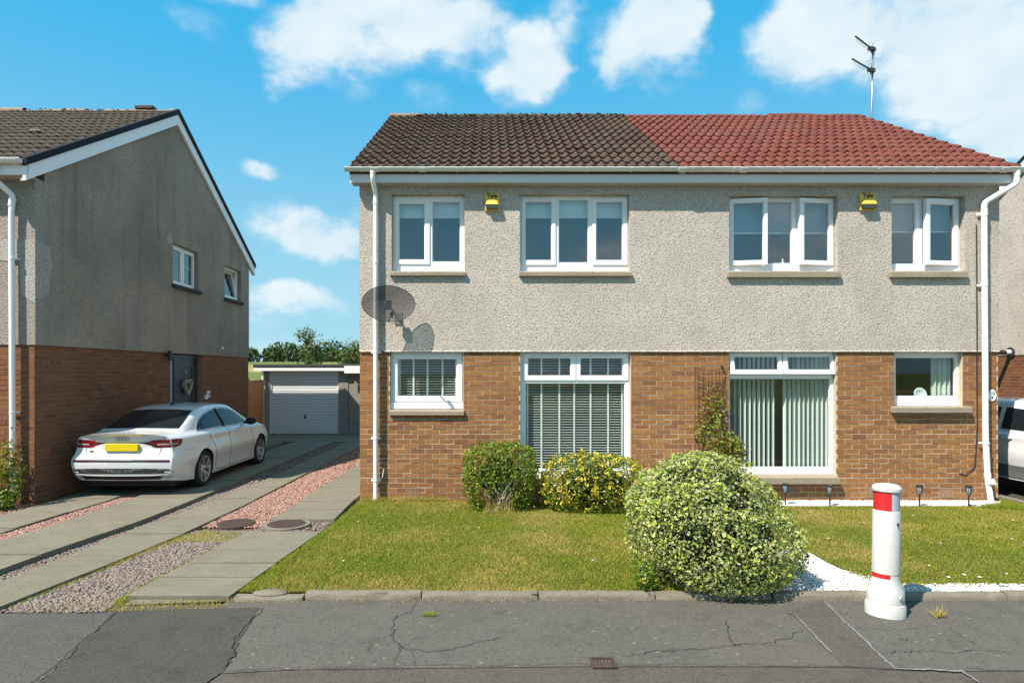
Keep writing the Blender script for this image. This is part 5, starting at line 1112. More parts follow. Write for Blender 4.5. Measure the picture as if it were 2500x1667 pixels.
# bollard
def _bw():
    t = NT('bollard_white'); n = t.noise(7, 6, .7, stretch=(1, 1, .3)); f = t.noise(60, 4, .7)
    col = t.mix(t.rng(n, .5, .75, 0, .5), (.50, .49, .47), (.34, .32, .285)); col = t.mix(t.rng(f, .64, .74, 0, .5), col, (.25, .23, .20)); return t.done(col, t.math('ADD', .35, t.math('MULTIPLY', n, .3)), .35)
M['bol_white'] = _bw(); M['bol_red'] = plain('reflective_red', (.50, .018, .022), .35, .5, .08); M['bol_grey'] = plain('reflective_grey', (.36, .42, .48), .4, .5, .08)
bY = 5.14; bx = PX(2161, bY); tb = thing('bollard', (bx, bY, 0), 'white plastic bollard with a red band on the pavement edge', 'bollard')
zz = lambda py: PZ(py, bY)
def ring(prof, name, mat, a0=0, a1=360, n=40):
    mb = MB(); vs = []; full = a1 - a0 >= 360; m = n if full else n + 1
    for (r_, h) in prof:
        for k in range(m):
            q = R(a0 + (a1 - a0) * k / n); vs.append((r_ * math.cos(q) * 1.0, r_ * math.sin(q) * .92, h))
    fs = [(i * m + k, i * m + (k + 1) % m, (i + 1) * m + (k + 1) % m, (i + 1) * m + k) for i in range(len(prof) - 1) for k in range(m if full else m - 1)]
    if full: fs.append(tuple(range((len(prof) - 1) * m, len(prof) * m)))
    mb.add(vs, fs); o = mb.build(name, mat, tb); o.location = (bx, bY, 0); o.rotation_euler = (R(-1.0), R(1.4), R(0)); smooth_by_angle(o, 50); return o
ring([(.152, 0), (.152, .085), (.146, .095), (.146, .100), (.141, .105)], 'base', M['bol_white'])
ring([(.140, .10), (.139, .215), (.104, .275), (.102, .335)], 'skirt', M['bol_white'])
ring([(.100, .33), (.100, .345), (.104, .348), (.103, .86), (.100, .866)], 'post', M['bol_white'])
ring([(.096, .80), (.098, .868), (.097, 1.045)], 'band_core', M['bol_grey']); ring([(.0985, .869), (.098, 1.03)], 'red_band', M['bol_red'], 128, 262); ring([(.1045, .312), (.1045, .346)], 'lower_red_band', M['bol_red'], 128, 258)
ring([(.098, 1.02), (.110, 1.026), (.112, 1.045), (.108, 1.062), (.085, 1.078), (.04, 1.086), (.001, 1.088)], 'cap', M['bol_white'])
mb = MB(); mb.lathe([(.001, -.004), (.018, -.004), (.022, .0), (.024, .004)], (0, 0, 0), 16, axis='y'); o = mb.build('screw_plug', M['bol_grey'], tb); o.location = (bx + .055, bY - .122, .17); o.rotation_euler = (0, 0, R(24))
o = MB().box(-.006, .006, -.004, .004, -.012, .012).build('scuff', M['ink'], tb); o.location = (bx + .052, bY - .085, .765)
# trellis netting
M['net'] = plain('dark_net', (.045, .030, .024), .9, .1, .3); x0, x1, z0, z1 = PX(1697, 9.5), PX(1764, 9.5), .55, PZ(897, 9.5); tn = thing('trellis_netting', ((x0 + x1) / 2, 9.5, z0), 'dark sagging wire netting fixed to the bricks beside the big window', 'trellis')
def netpt(u, v): return (x0 + (x1 - x0) * u + .01 * mnoise.noise((u * 5, v * 9, 1)), 9.49 - .045 * math.sin(u * math.pi) - .02 * mnoise.noise((u * 3, v * 7, 7)), z1 + (z0 - z1) * v - .045 * math.sin(math.pi * u) * (1 - .3 * v) + .012 * mnoise.noise((u * 4, v * 11, 4)))
mb = MB()
for k in range(8): mb.tube([netpt(k / 7, j / 16) for j in range(17)], .0035, 4)
mb.build('vertical_wires', M['net'], tn); mb = MB()
for j in range(27): mb.tube([netpt(k / 8, j / 26) for k in range(9)], .0032, 4)
mb.build('cross_wires', M['net'], tn); MB().box(x1 - .008, x1 + .010, 9.50, 9.545, z1 - .01, z1 + .03).build('hook', M['dark_metal'], tn)
# ------------------------------------------------------------------ cars
M['car_white'] = plain('car_paint_white', (.60, .60, .605), .24, .5, .02, 2, Coat_Weight=.8, Coat_Roughness=.04)
M['car_glass'] = plain('car_glass_dark', (.010, .013, .016), .06, .4, .1); M['car_black'] = plain('car_black_trim', (.012, .012, .013), .6, .25, .1); M['rubber'] = plain('tyre_rubber', (.022, .022, .023), .85, .2, .2, 20)
M['alloy'] = plain('alloy_silver', (.50, .50, .50), .3, .5, .08, metal=.75); M['chrome'] = plain('chrome_trim', (.66, .66, .66), .18, .5, .03, metal=.9); M['plate'] = plain('plate_yellow', (.62, .47, .005), .4, .4, .02); M['cladding'] = plain('grey_cladding', (.13, .135, .14), .6, .3, .1)
M['lamp_red'] = plain('tail_lamp_red', (.15, .006, .011), .12, .6, .2, 12); M['lamp_dark'] = plain('tail_lamp_dark', (.060, .006, .010), .1, .6, .2); M['seam'] = plain('panel_gap', (.10, .10, .10), .8, .2, .1); M['plast_grey'] = plain('diffuser_grey', (.32, .33, .34), .5, .4, .1)
def _hc():
    t = NT('honeycomb_grille'); v = t.voro(34, 'DISTANCE_TO_EDGE', rnd=.25); col = t.mix(t.rng(v, .03, .08), (.16, .16, .165), (.008, .008, .009)); return t.done(col, .4, .4)
M['grille'] = _hc()
def interp(xs, ys):
    xs = np.array(xs, float); ys = np.array(ys, float); m = np.zeros_like(ys); d = np.diff(ys) / np.diff(xs)
    for i in range(1, len(xs) - 1): m[i] = 0 if d[i - 1] * d[i] <= 0 else 2 * d[i - 1] * d[i] / (d[i - 1] + d[i])
    m[0], m[-1] = d[0], d[-1]
    def f(x):
        x = min(max(x, xs[0]), xs[-1]); i = min(max(int(np.searchsorted(xs, x)) - 1, 0), len(xs) - 2); h = xs[i + 1] - xs[i]; t = (x - xs[i]) / h
        return (2*t**3-3*t*t+1)*ys[i] + (t**3-2*t*t+t)*h*m[i] + (-2*t**3+3*t*t)*ys[i+1] + (t**3-t*t)*h*m[i+1]
    return f
def catmull(P, sub):
    out = []
    for i in range(len(P) - 1):
        p0 = P[max(i - 1, 0)]; p1 = P[i]; p2 = P[i + 1]; p3 = P[min(i + 2, len(P) - 1)]
        for k in range(sub):
            t = k / sub; out.append(tuple(.5 * ((2*b) + (-a+c)*t + (2*a-5*b+4*c-d)*t*t + (-a+3*b-3*c+d)*t**3) for a, b, c, d in zip(p0, p1, p2, p3)))
    out.append(P[-1]); return out
class Car:
    def __init__(s, spec, origin, yaw, root, scale=1.0):
        s.sp = spec; s.root = root
        s.mtx = Matrix.Translation(origin) @ Matrix.Rotation(yaw, 4, 'Z') @ Matrix.Scale(scale, 4)
    def W(s, p):                      # car coords: (x forward, y to the right, z) -> world (right, forward, up)
        return s.mtx @ Vector((p[1], p[0], p[2]))
    def body(s):
        sp = s.sp; fn = {k: interp(*v) for k, v in sp['keys'].items()}; s.fn = fn; Rr = interp(*sp['rear']); bl = sp['blend']; bulge = sp['bulge']
        def off(y, z): return Rr(z) - bulge * (1 - min(1, (y / .8)) ** 2)
        st = np.concatenate([np.linspace(0, .7, 22), np.linspace(.75, sp['L'] - .4, 60), np.linspace(sp['L'] - .36, sp['L'], 12)])
        rings = []
        for x in st:
            g = {k: f(x) for k, f in fn.items()}; zb = g['zb']; zm = sp.get('zmid', .60)
            P = [(0, zb), (g['ws'] * .6, zb), (g['ws'] * .95, zb), (g['ws'], zb + .045), (g['wm'] - .028, min(.40, (zb + zm) / 2)), (g['wm'], zm), ((g['wm'] + g['wsh']) / 2 - .014, (zm + g['zsh']) / 2 + .05), (g['wsh'], g['zsh']), (g['wb'], g['zbelt']),
                 ((g['wb'] + g['wr']) / 2 + .012, (g['zbelt'] + g['zr']) / 2), (g['wr'], g['zr']), (g['wr'] * .72, g['zr'] + (g['zt'] - g['zr']) * .62), (g['wr'] * .38, g['zr'] + (g['zt'] - g['zr']) * .92), (0, g['zt'])]
            P = catmull(P, 4); k = max(0, 1 - x / bl) ** 1.6
            rings.append([(x + k * off(y, z), y, z) for (y, z) in P])
        K = len(rings[0]); mb = MB(); vs = []; idx = {}
        def vid(p):
            q = (round(p[0], 5), round(p[1], 5), round(p[2], 5))
            if q not in idx: idx[q] = len(vs); vs.append(p)
            return idx[q]
        fs = []
        def quad(*p):
            f = []
            for q in p:
                v = vid(q)
                if v not in f: f.append(v)
            if len(f) > 2: fs.append(tuple(f))
        mir = lambda p: (p[0], -p[1], p[2])
        for i in range(len(rings) - 1):
            for k in range(K - 1):
                a, b, c, d = rings[i][k], rings[i + 1][k], rings[i + 1][k + 1], rings[i][k + 1]; quad(a, b, c, d); quad(*[mir(q) for q in (d, c, b, a)])
        T = np.linspace(-1, 1, 33)
        for end, sgn in ((rings[0], 1), (rings[-1], -1)):
            def cp(k, t):
                x, y, z = end[k]
                if abs(t) == 1 or y < 1e-6: return (x, y * t, z)
                return ((off(abs(y * t), z) if sgn == 1 else sp['L'] + .10 * (1 - t * t)), y * t, z)
            for k in range(K - 1):
                for j in range(len(T) - 1):
                    q = [cp(k, T[j]), cp(k, T[j + 1]), cp(k + 1, T[j + 1]), cp(k + 1, T[j])]; quad(*(q if sgn == 1 else q[::-1]))
        s.vs = vs; s.fs = fs; s.bvh = BVHTree.FromPolygons([Vector(v) for v in vs], fs)
        mb.add([s.W(v) for v in vs], fs); o = mb.build('body', M[sp['paint']], s.root, smooth=True)
        bm = bmesh.new(); bm.from_mesh(o.data); bmesh.ops.recalc_face_normals(bm, faces=bm.faces); bm.to_mesh(o.data); bm.free()
        cut = MB()
        for ax_ in sp['axles']:
            for sd_ in (-1, 1):
                n = 40; r_ = sp['arch']; c = [(ax_ + r_ * math.cos(6.2832 * i / n), sp['wr'] + r_ * math.sin(6.2832 * i / n)) for i in range(n)]; y0, y1 = (.60, 1.1) if sd_ > 0 else (-1.1, -.60)
                q = MB(); q.add([s.W((a, y0, b)) for a, b in c] + [s.W((a, y1, b)) for a, b in c], [tuple(range(n)), tuple(range(n, 2 * n))[::-1]] + [(i, n + i, n + (i + 1) % n, (i + 1) % n) for i in range(n)]); cut.add(q.v, q.f)
        co = bpy.data.objects.new('cut', cut.mesh('cut', M['car_black'])); COL.objects.link(co)
        bm = bmesh.new(); bm.from_mesh(co.data); bmesh.ops.recalc_face_normals(bm, faces=bm.faces); bm.to_mesh(co.data); bm.free()
        md = o.modifiers.new('b', 'BOOLEAN'); md.object = co; md.operation = 'DIFFERENCE'; md.solver = 'EXACT'; md.material_mode = 'TRANSFER'
        bpy.context.view_layer.update(); dg = bpy.context.evaluated_depsgraph_get(); me = bpy.data.meshes.new_from_object(o.evaluated_get(dg)); o.modifiers.clear()
        if len(me.polygons) > 1000: o.data = me
        bpy.data.objects.remove(co); smooth_by_angle(o, 32); s.o = o; return o
    def hit(s, a, b, mode, eps):       # mode side: (x,z) ray in -y ; rear: (y,z) ray in +x ; top: (x,y) ray in -z
        if mode == 'side': o, d = Vector((a, 3, b)), Vector((0, -1, 0))
        elif mode == 'sidel': o, d = Vector((a, -3, b)), Vector((0, 1, 0))
        elif mode == 'rear': o, d = Vector((-2, a, b)), Vector((1, 0, 0))
        else: o, d = Vector((a, b, 4)), Vector((0, 0, -1))
        h = s.bvh.ray_cast(o, d)
        if h[0] is None: return None
        n = h[1]
        if n.dot(d) > 0: n = -n
        return h[0] + n * eps
    def patch(s, poly, mode, name, mat, eps=.004, parent=None, rings=6, sub=4, curve=True):
        P = [tuple(p) for p in poly]; n0 = len(P); B = []
        for i in range(n0):
            p0, p1, p2, p3 = P[i - 1], P[i], P[(i + 1) % n0], P[(i + 2) % n0]
            for k in range(sub):
                t = k / sub
                if curve: B.append(tuple(.5 * ((2*b) + (-a+c)*t*.55 + (2*.55*a-(5*.55+.9)*b+(4*.55+.9)*c-.55*d)*t*t*0 + 0) if False else b + (c - b) * t for a, b, c, d in zip(p0, p1, p2, p3)))
                else: B.append(tuple(b + (c - b) * t for b, c in zip(p1, p2)))
        c = (sum(p[0] for p in B) / len(B), sum(p[1] for p in B) / len(B)); vs = [s.hit(*c, mode, eps)]; n = len(B)
        for r_ in range(1, rings + 1):
            for p in B:
                q = s.hit(c[0] + (p[0] - c[0]) * r_ / rings, c[1] + (p[1] - c[1]) * r_ / rings, mode, eps); vs.append(q)
        last = vs[0] or Vector((0, 0, 0))
        for i, v in enumerate(vs):
            if v is None: vs[i] = vs[i - n] if i > n else last
        fs = [(0, 1 + k, 1 + (k + 1) % n) for k in range(n)] + [(1 + (a - 1) * n + k, 1 + a * n + k, 1 + a * n + (k + 1) % n, 1 + (a - 1) * n + (k + 1) % n) for a in range(1, rings) for k in range(n)]
        mb = MB(); mb.add([s.W(v) for v in vs], fs); o = mb.build(name, mat, parent or s.root, smooth=True)
        return o
    def line(s, pts, mode, name, mat, r, eps=.001, sub=8, parent=None, closed=False):
        pts = list(pts) + ([pts[0]] if closed else []); P = catmull(pts, sub) if not closed else [tuple(a + (b - a) * k / sub for a, b in zip(pts[i], pts[i + 1])) for i in range(len(pts) - 1) for k in range(sub)] + [pts[-1]]
        Q = [s.hit(*p, mode, eps) for p in P]; Q = [q for q in Q if q is not None]
        mb = MB(); mb.tube([s.W(q) for q in Q], r, 5); return mb.build(name, mat, parent or s.root, smooth=True)
    def wheel(s, ax, side, hub=.885, spokes=5):
        sp = s.sp; r_ = sp['wrad']; w = .205; zc = sp['wr']; y1 = hub; y0 = hub - w; S = 1 if side > 0 else -1
        def lat(prof, name, mat, n=40, parent=None):
            mb = MB(); vs = []
            for (rr_, y) in prof:
                for k in range(n):
                    q = 6.2832 * k / n; vs.append(s.W((ax + rr_ * math.cos(q), S * y, zc + rr_ * math.sin(q))))
            m = len(prof); mb.add(vs, [(i * n + k, i * n + (k + 1) % n, (i + 1) * n + (k + 1) % n, (i + 1) * n + k) for i in range(m - 1) for k in range(n)]); o = mb.build(name, mat, parent or s.root); smooth_by_angle(o, 40); return o
        ri = r_ * .70
        t = lat([(ri, y0 + .01), (r_ * .93, y0), (r_ - .004, y0 + .03), (r_, y0 + .06), (r_, y1 - .06), (r_ - .006, y1 - .025), (r_ * .93, y1 - .002), (r_ * .82, y1 + .002), (ri + .012, y1 - .006), (ri, y1 - .012)], 'wheel', M['rubber'])
        lat([(ri + .004, y1 - .014), (ri + .004, y1 - .004), (ri - .012, y1 - .006), (ri - .018, y1 - .03), (ri - .02, y0 + .02)], 'rim', M['alloy'], parent=t)
        lat([(ri - .02, y1 - .085), (.001, y1 - .085)], 'brake_disc', M['car_black'], parent=t)
        lat([(.001, y1 - .022), (.03, y1 - .022), (.034, y1 - .028), (.075, y1 - .04), (.08, y1 - .07)], 'hub_cap', M['alloy'], parent=t)
        mb = MB()
        for k in range(spokes):
            for dd in (-.19, .19):
                q = 6.2832 * k / spokes + .3; q2 = q + dd; vs = []
                for (rr_, w_, yy, a) in ((.05, .016, y1 - .035, q + dd * .6), (ri * .55, .014, y1 - .024, q2), (ri - .006, .019, y1 - .012, q2 * 1 + dd * .35)):
                    cx_, cz_ = rr_ * math.cos(a), rr_ * math.sin(a); tx, tz = -math.sin(a) * w_, math.cos(a) * w_
                    vs += [s.W((ax + cx_ + tx, S * yy, zc + cz_ + tz)), s.W((ax + cx_ - tx, S * yy, zc + cz_ - tz)), s.W((ax + cx_ - tx, S * (yy - .035), zc + cz_ - tz)), s.W((ax + cx_ + tx, S * (yy - .035), zc + cz_ + tz))]
                mb.add(vs, [(i * 4 + j, i * 4 + (j + 1) % 4, (i + 1) * 4 + (j + 1) % 4, (i + 1) * 4 + j) for i in range(2) for j in range(4)])
        mb.build('spokes', M['alloy'], t)
        # liner of the arch
        mb = MB(); n = 26; R_ = sp['arch'] - .004; vs = []
        for y in (y1 - .02, .56):
            for k in range(n + 1): q = R(-25 + 230 * k / n); vs.append(s.W((ax + R_ * math.cos(q), S * y, zc + R_ * math.sin(q))))
        m = n + 1; mb.add(vs, [(k, k + 1, m + k + 1, m + k) for k in range(n)]); mb.build('arch_liner', M['car_black'], s.root)
SALOON = dict(L=4.48, paint='car_white', blend=.62, bulge=.055, axles=(.97, 3.60), arch=.350, wr=.318, wrad=.318, zmid=.58,
    rear=([.20, .28, .33, .40, .50, .585, .62, .66, .74, .84, .92, .965, .985, 1.02, 1.06], [.14, .08, .045, .02, .005, .0, .02, .05, .085, .09, .08, .065, .045, .012, .01]),
    keys=dict(zb=([0, .15, .5, 1, 3.6, 4.2, 4.48], [.27, .23, .19, .17, .17, .20, .24]), ws=([0, .15, .4, .9, 3.4, 4.0, 4.35, 4.48], [.72, .79, .84, .865, .865, .83, .66, .50]),
        wm=([0, .10, .25, .5, .97, 2, 3.6, 4.1, 4.35, 4.48], [.80, .845, .875, .895, .905, .895, .90, .86, .70, .52]), zsh=([0, .3, 1, 2, 3, 3.6, 4.1, 4.48], [.90, .905, .905, .885, .865, .85, .79, .62]),
        wsh=([0, .12, .4, 1, 2, 3, 3.7, 4.1, 4.35, 4.48], [.745, .78, .82, .85, .855, .855, .845, .79, .64, .46]), zbelt=([0, .1, .3, .7, 1.2, 2, 3, 3.5, 3.9, 4.2, 4.48], [.965, .962, .972, .985, .975, .955, .93, .905, .86, .78, .64]),
        wb=([0, .2, .6, 1.2, 2, 3, 3.6, 4.0, 4.3, 4.48], [.68, .71, .735, .765, .785, .79, .785, .74, .60, .42]),
        zt=([0, .06, .15, .32, .45, .62, .9, 1.2, 1.45, 1.75, 2.1, 2.5, 2.75, 3.05, 3.35, 3.5, 3.8, 4.2, 4.4, 4.48], [1.018, 1.012, 1.006, 1.010, 1.026, 1.100, 1.218, 1.322, 1.372, 1.398, 1.405, 1.39, 1.352, 1.20, 1.04, .975, .935, .85, .74, .66]),
        zr=([0, .3, .46, .68, .95, 1.25, 1.55, 1.9, 2.3, 2.6, 2.95, 3.3, 3.5, 3.9, 4.48], [1.0, 1.0, 1.018, 1.09, 1.195, 1.285, 1.335, 1.355, 1.345, 1.315, 1.19, 1.02, .95, .90, .65]),
        wr=([0, .3, .55, .9, 1.4, 2.0, 2.6, 3.0, 3.4, 3.7, 4.2, 4.48], [.50, .56, .63, .615, .585, .57, .575, .61, .67, .66, .5, .3])))
carA = thing('parked_car', (-5.73, 9.62, .05), 'white saloon car parked on the neighbour drive, seen from behind', 'car')
A = Car(SALOON, (-5.73, 9.62, .055), 0, carA, .985); A.body()
# glass
A.patch([(.63, 1.046), (.30, 1.052), (0, 1.055), (-.30, 1.052), (-.63, 1.046), (-.585, 1.20), (-.53, 1.305), (-.28, 1.325), (0, 1.330), (.28, 1.325), (.53, 1.305), (.585, 1.20)], 'rear', 'rear_window', M['car_glass'], .004, sub=5)
for md, nm in (('side', 1), ('sidel', -1)):
    A.patch([(.94, .985), (1.02, 1.06), (1.15, 1.14), (1.40, 1.225), (1.70, 1.275), (1.88, 1.292), (1.98, .972), (1.5, .982)], md, 'side_window', M['car_glass'], .005)
    A.patch([(2.06, .970), (1.96, 1.294), (2.25, 1.290), (2.50, 1.255), (2.72, 1.185), (2.92, 1.08), (3.06, .975), (2.6, .962)], md, 'side_window', M['car_glass'], .005)
    A.line([(.90, .975), (.98, 1.050), (1.12, 1.145), (1.40, 1.240), (1.75, 1.300), (2.1, 1.315), (2.45, 1.290), (2.75, 1.195), (2.98, 1.06), (3.12, .955), (2.6, .948), (2.0, .955), (1.4, .965)], md, 'window_trim', M['chrome'], .007, .004, 5, closed=True)
    A.line([(1.98, .962), (1.92, 1.30)], md, 'door_pillar', M['car_black'], .026, .001, 10); A.line([(1.16, .975), (1.17, 1.10)], md, 'quarter_pillar', M['car_black'], .010, .002, 8)
    A.line([(1.16, .96), (1.24, .86), (1.36, .68), (1.42, .45), (1.43, .26), (1.60, .225), (2.02, .22)], md, 'door_seam', M['seam'], .004); A.line([(2.02, .95), (2.05, .7), (2.04, .22)], md, 'door_seam', M['seam'], .004); A.line([(2.04, .22), (2.7, .22), (3.05, .26), (3.12, .5), (3.14, .93)], md, 'door_seam', M['seam'], .004)
    A.line([(.30, .72), (.6, .71), (.62, .71)], md, 'bumper_seam', M['seam'], .0025); A.patch([(.80, .79), (.80, .90), (1.0, .90), (1.0, .79)], md, 'fuel_flap' if nm == 1 else 'quarter_panel', M['car_white'], .0015, curve=False)
    A.line([(1.35, .215), (2.3, .205), (3.2, .215)], md, 'sill_trim', M['plast_grey'], .010)
    for hx in (1.42, 2.28):
        P_ = [A.hit(hx + dx, .835 + dz, md, e) for dx, dz, e in ((0, 0, .006), (.03, .004, .030), (.16, .008, .032), (.20, .008, .006))]; mb = MB(); mb.tube([A.W(p) for p in P_], [.010, .013, .013, .010], 8); mb.build('door_handle', M['car_white'], carA, smooth=True)
# mirrors
for S in (1, -1):
    mb = MB(); n, m = 14, 9; vs = []
    for i in range(m):
        a = math.pi * i / (m - 1)
        for k in range(n): b = 6.2832 * k / n; vs.append(A.W((2.86 + .075 * math.sin(a) * math.cos(b) * 1.1, S * (.955 + .115 * -math.cos(a)), .995 + .078 * math.sin(a) * math.sin(b))))
    mb.add(vs, [(i * n + k, i * n + (k + 1) % n, (i + 1) * n + (k + 1) % n, (i + 1) * n + k) for i in range(m - 1) for k in range(n)]); mb.tube([A.W((2.87, S * .80, .955)), A.W((2.87, S * .90, .97))], .022, 8); mb.build('wing_mirror', M['car_black'], carA, smooth=True)
# tail lamps
for S, md in ((1, 'side'), (-1, 'sidel')):
    A.patch([(S * .27, .868), (S * .50, .892), (S * .71, .915), (S * .755, .905), (S * .76, .84), (S * .745, .790), (S * .60, .795), (S * .47, .815), (S * .37, .84)], 'rear', 'tail_lamp', M['lamp_dark'], .004)
    A.patch([(S * .33, .868), (S * .56, .885), (S * .735, .902), (S * .735, .855), (S * .52, .845)], 'rear', 'tail_lamp_strip', M['lamp_red'], .007)
    A.patch([(S * .45, .835), (S * .60, .838), (S * .735, .846), (S * .73, .800), (S * .60, .805)], 'rear', 'tail_lamp_strip', M['lamp_red'], .0065)
    A.patch([(.02, .912), (.16, .918), (.29, .905), (.31, .875), (.25, .81), (.14, .785), (.03, .785)], md, 'tail_lamp', M['lamp_red'], .005)
    A.patch([(.06, .85), (.20, .848), (.20, .835), (.06, .828)], md, 'tail_lamp_strip', M['plast_grey'], .007)
# boot, plate, bumper details
A.line([(-.66, .95), (-.61, .84), (-.59, .72), (-.53, .655), (-.3, .643), (0, .64), (.3, .643), (.53, .655), (.59, .72), (.61, .84), (.66, .95)], 'rear', 'boot_seam', M['seam'], .004)
pp = A.hit(0, .80, 'rear', 0); mb = MB(); mb.box(-.262, .262, -.030, .008, -.058, .058); mb.v = [tuple(A.W((pp.x + y - .012, x, .795 + z))) for x, y, z in mb.v]; mb.build('number_plate', M['plate'], carA, bevel=.004)
A.patch([(-.32, .875), (.32, .875), (.32, .862), (-.32, .862)], 'rear', 'plate_recess_edge', M['seam'], .003, curve=False)
A.patch([(-.77, .598), (-.4, .603), (0, .605), (.4, .603), (.77, .598), (.77, .567), (.4, .571), (0, .573), (-.4, .571), (-.77, .567)], 'rear', 'bumper_strip', M['car_black'], .005, sub=5)
for S in (1, -1): A.patch([(S * .42, .596), (S * .76, .591), (S * .76, .572), (S * .42, .577)], 'rear', 'reflector', M['lamp_dark'], .008)
A.patch([(-.76, .455), (-.4, .468), (0, .47), (.4, .468), (.76, .455), (.80, .40), (.72, .375), (.4, .385), (0, .385), (-.4, .385), (-.72, .375), (-.80, .40)], 'rear', 'grille', M['grille'], .005, sub=5)
A.line([(-.74, .362), (-.62, .365), (-.5, .352), (0, .350), (.5, .352), (.62, .365), (.74, .362)], 'rear', 'diffuser_blade', M['plast_grey'], .012)
A.patch([(-.66, .34), (0, .338), (.66, .34), (.60, .285), (0, .28), (-.60, .285)], 'rear', 'diffuser', M['car_black'], .004, sub=5)
for S in (1, -1): A.patch([(S * .60, .318), (S * .775, .345), (S * .775, .325), (S * .70, .292)], 'rear', 'diffuser_fin', M['plast_grey'], .009)
# badge rings and model letters
for k in range(4):
    cxx = (k - 1.5) * .052; P_ = []
    for j in range(25):
        q = 6.2832 * j / 24; h_ = A.hit(cxx + .033 * math.cos(q), .935 + .031 * math.sin(q), 'rear', .007); P_.append(A.W(h_))
    mb = MB(); mb.tube(P_, .0042, 6, cap=False); mb.build('badge_ring', M['plast_grey'], carA, smooth=True)
pt = A.hit(-.50, .725, 'rear', .005); text_mesh('A3', .05, M['car_black'], 'model_letters', carA, Matrix.Translation(A.W(pt)) @ Matrix.Rotation(R(-5), 4, 'Z') @ FACE_CAM, .002, .002)
mb = MB(); mb.add([A.W(p) for p in ((1.52, -.02, 1.365), (1.52, .02, 1.365), (1.75, 0.0, 1.39), (1.53, 0, 1.44), (1.56, 0, 1.445))], [(0, 1, 4, 3), (0, 2, 4, 3), (1, 2, 4), (0, 1, 2)]); mb.build('roof_aerial', M['car_black'], carA)
for ax_ in SALOON['axles']:
    for S in (1, -1): A.wheel(ax_, S)
mb = MB(); mb.box(-.72, .72, .25, 4.2, .14, .26); mb.v = [tuple(A.W((y, x, z))) for x, y, z in mb.v]; mb.build('underbody', M['car_black'], carA)
# ---- the car at the right edge
SUV = dict(L=4.3, paint='car_white', blend=.6, bulge=.05, axles=(.85, 3.45), arch=.385, wr=.345, wrad=.345, zmid=.66,
    rear=([.20, .33, .50, .62, .70, .85, 1.0, 1.2, 1.4, 1.6], [.12, .05, .0, .0, .05, .09, .10, .16, .30, .42]),
    keys=dict(zb=([0, .5, 4.3], [.30, .24, .26]), ws=([0, .2, .6, 3.6, 4.3], [.74, .82, .87, .87, .5]), wm=([0, .15, .5, 2, 3.6, 4.3], [.80, .86, .90, .905, .89, .52]), zsh=([0, 1, 2.5, 3.6, 4.3], [1.0, 1.0, .96, .92, .70]),
        wsh=([0, .3, 1, 3, 3.8, 4.3], [.76, .82, .86, .86, .82, .45]), zbelt=([0, .8, 2.5, 3.3, 3.9, 4.3], [1.06, 1.06, 1.02, .98, .90, .72]), wb=([0, .4, 1, 3, 3.8, 4.3], [.70, .75, .79, .80, .74, .4]),
        zt=([0, .15, .5, 1.2, 2.0, 2.5, 3.2, 3.6, 4.1, 4.3], [1.50, 1.52, 1.55, 1.57, 1.56, 1.50, 1.10, 1.02, .90, .74]), zr=([0, .2, .6, 1.3, 2.0, 2.45, 3.1, 3.5, 4.3], [1.46, 1.47, 1.50, 1.52, 1.51, 1.44, 1.08, .99, .73]), wr=([0, .5, 1.5, 2.4, 3.2, 4.3], [.56, .60, .60, .60, .68, .3])))
carB = thing('parked_car', (9.34, 12.05, .02), 'white tall car at the right edge, half hidden by the house corner', 'car')
Bc = Car(SUV, (9.34, 12.05, .03), R(180), carB, .985); Bc.body()
for md in ('side', 'sidel'):
    Bc.patch([(.42, 1.08), (.50, 1.20), (.62, 1.34), (.80, 1.40), (.92, 1.405), (.92, 1.085)], md, 'side_window', M['car_glass'], .006); Bc.patch([(1.02, 1.085), (1.02, 1.41), (1.70, 1.425), (1.74, 1.07)], md, 'side_window', M['car_glass'], .006); Bc.patch([(1.83, 1.07), (1.80, 1.425), (2.2, 1.40), (2.5, 1.31), (2.85, 1.05)], md, 'side_window', M['car_glass'], .006)
    Bc.line([(1.0, 1.05), (1.10, .8), (1.18, .45), (1.9, .42)], md, 'door_seam', M['seam'], .004); Bc.line([(1.78, 1.05), (1.8, .42)], md, 'door_seam', M['seam'], .004)
    for hx in (1.12, 1.95):
        P_ = [Bc.hit(hx + dx, .93 + dz, md, e) for dx, dz, e in ((0, 0, .006), (.03, .004, .030), (.16, .006, .032), (.20, .006, .006))]; mb = MB(); mb.tube([Bc.W(p) for p in P_], .013, 8); mb.build('door_handle', M['car_white'], carB, smooth=True)
    Bc.patch([(1.28, .47), (1.6, .50), (2.4, .50), (2.95, .46), (2.95, .30), (1.28, .30)], md, 'sill_cladding', M['cladding'], .008)
    Bc.line([(.44, .36), (.46, .55), (.62, .74), (.85, .78), (1.08, .74), (1.25, .55), (1.27, .36)], md, 'arch_cladding', M['cladding'], .03, .0)
Bc.patch([(-.62, 1.12), (0, 1.13), (.62, 1.12), (.52, 1.42), (0, 1.45), (-.52, 1.42)], 'rear', 'rear_window', M['car_glass'], .006)
for S in (1, -1): Bc.patch([(S * .55, .98), (S * .75, .98), (S * .75, .82), (S * .55, .84)], 'rear', 'tail_lamp', M['lamp_red'], .006)
for ax_ in SUV['axles']:
    for S in (1, -1): Bc.wheel(ax_, S)
mb = MB(); mb.box(-.72, .72, .25, 4.0, .2, .34); mb.v = [tuple(Bc.W((y, x, z))) for x, y, z in mb.v]; mb.build('underbody', M['car_black'], carB)
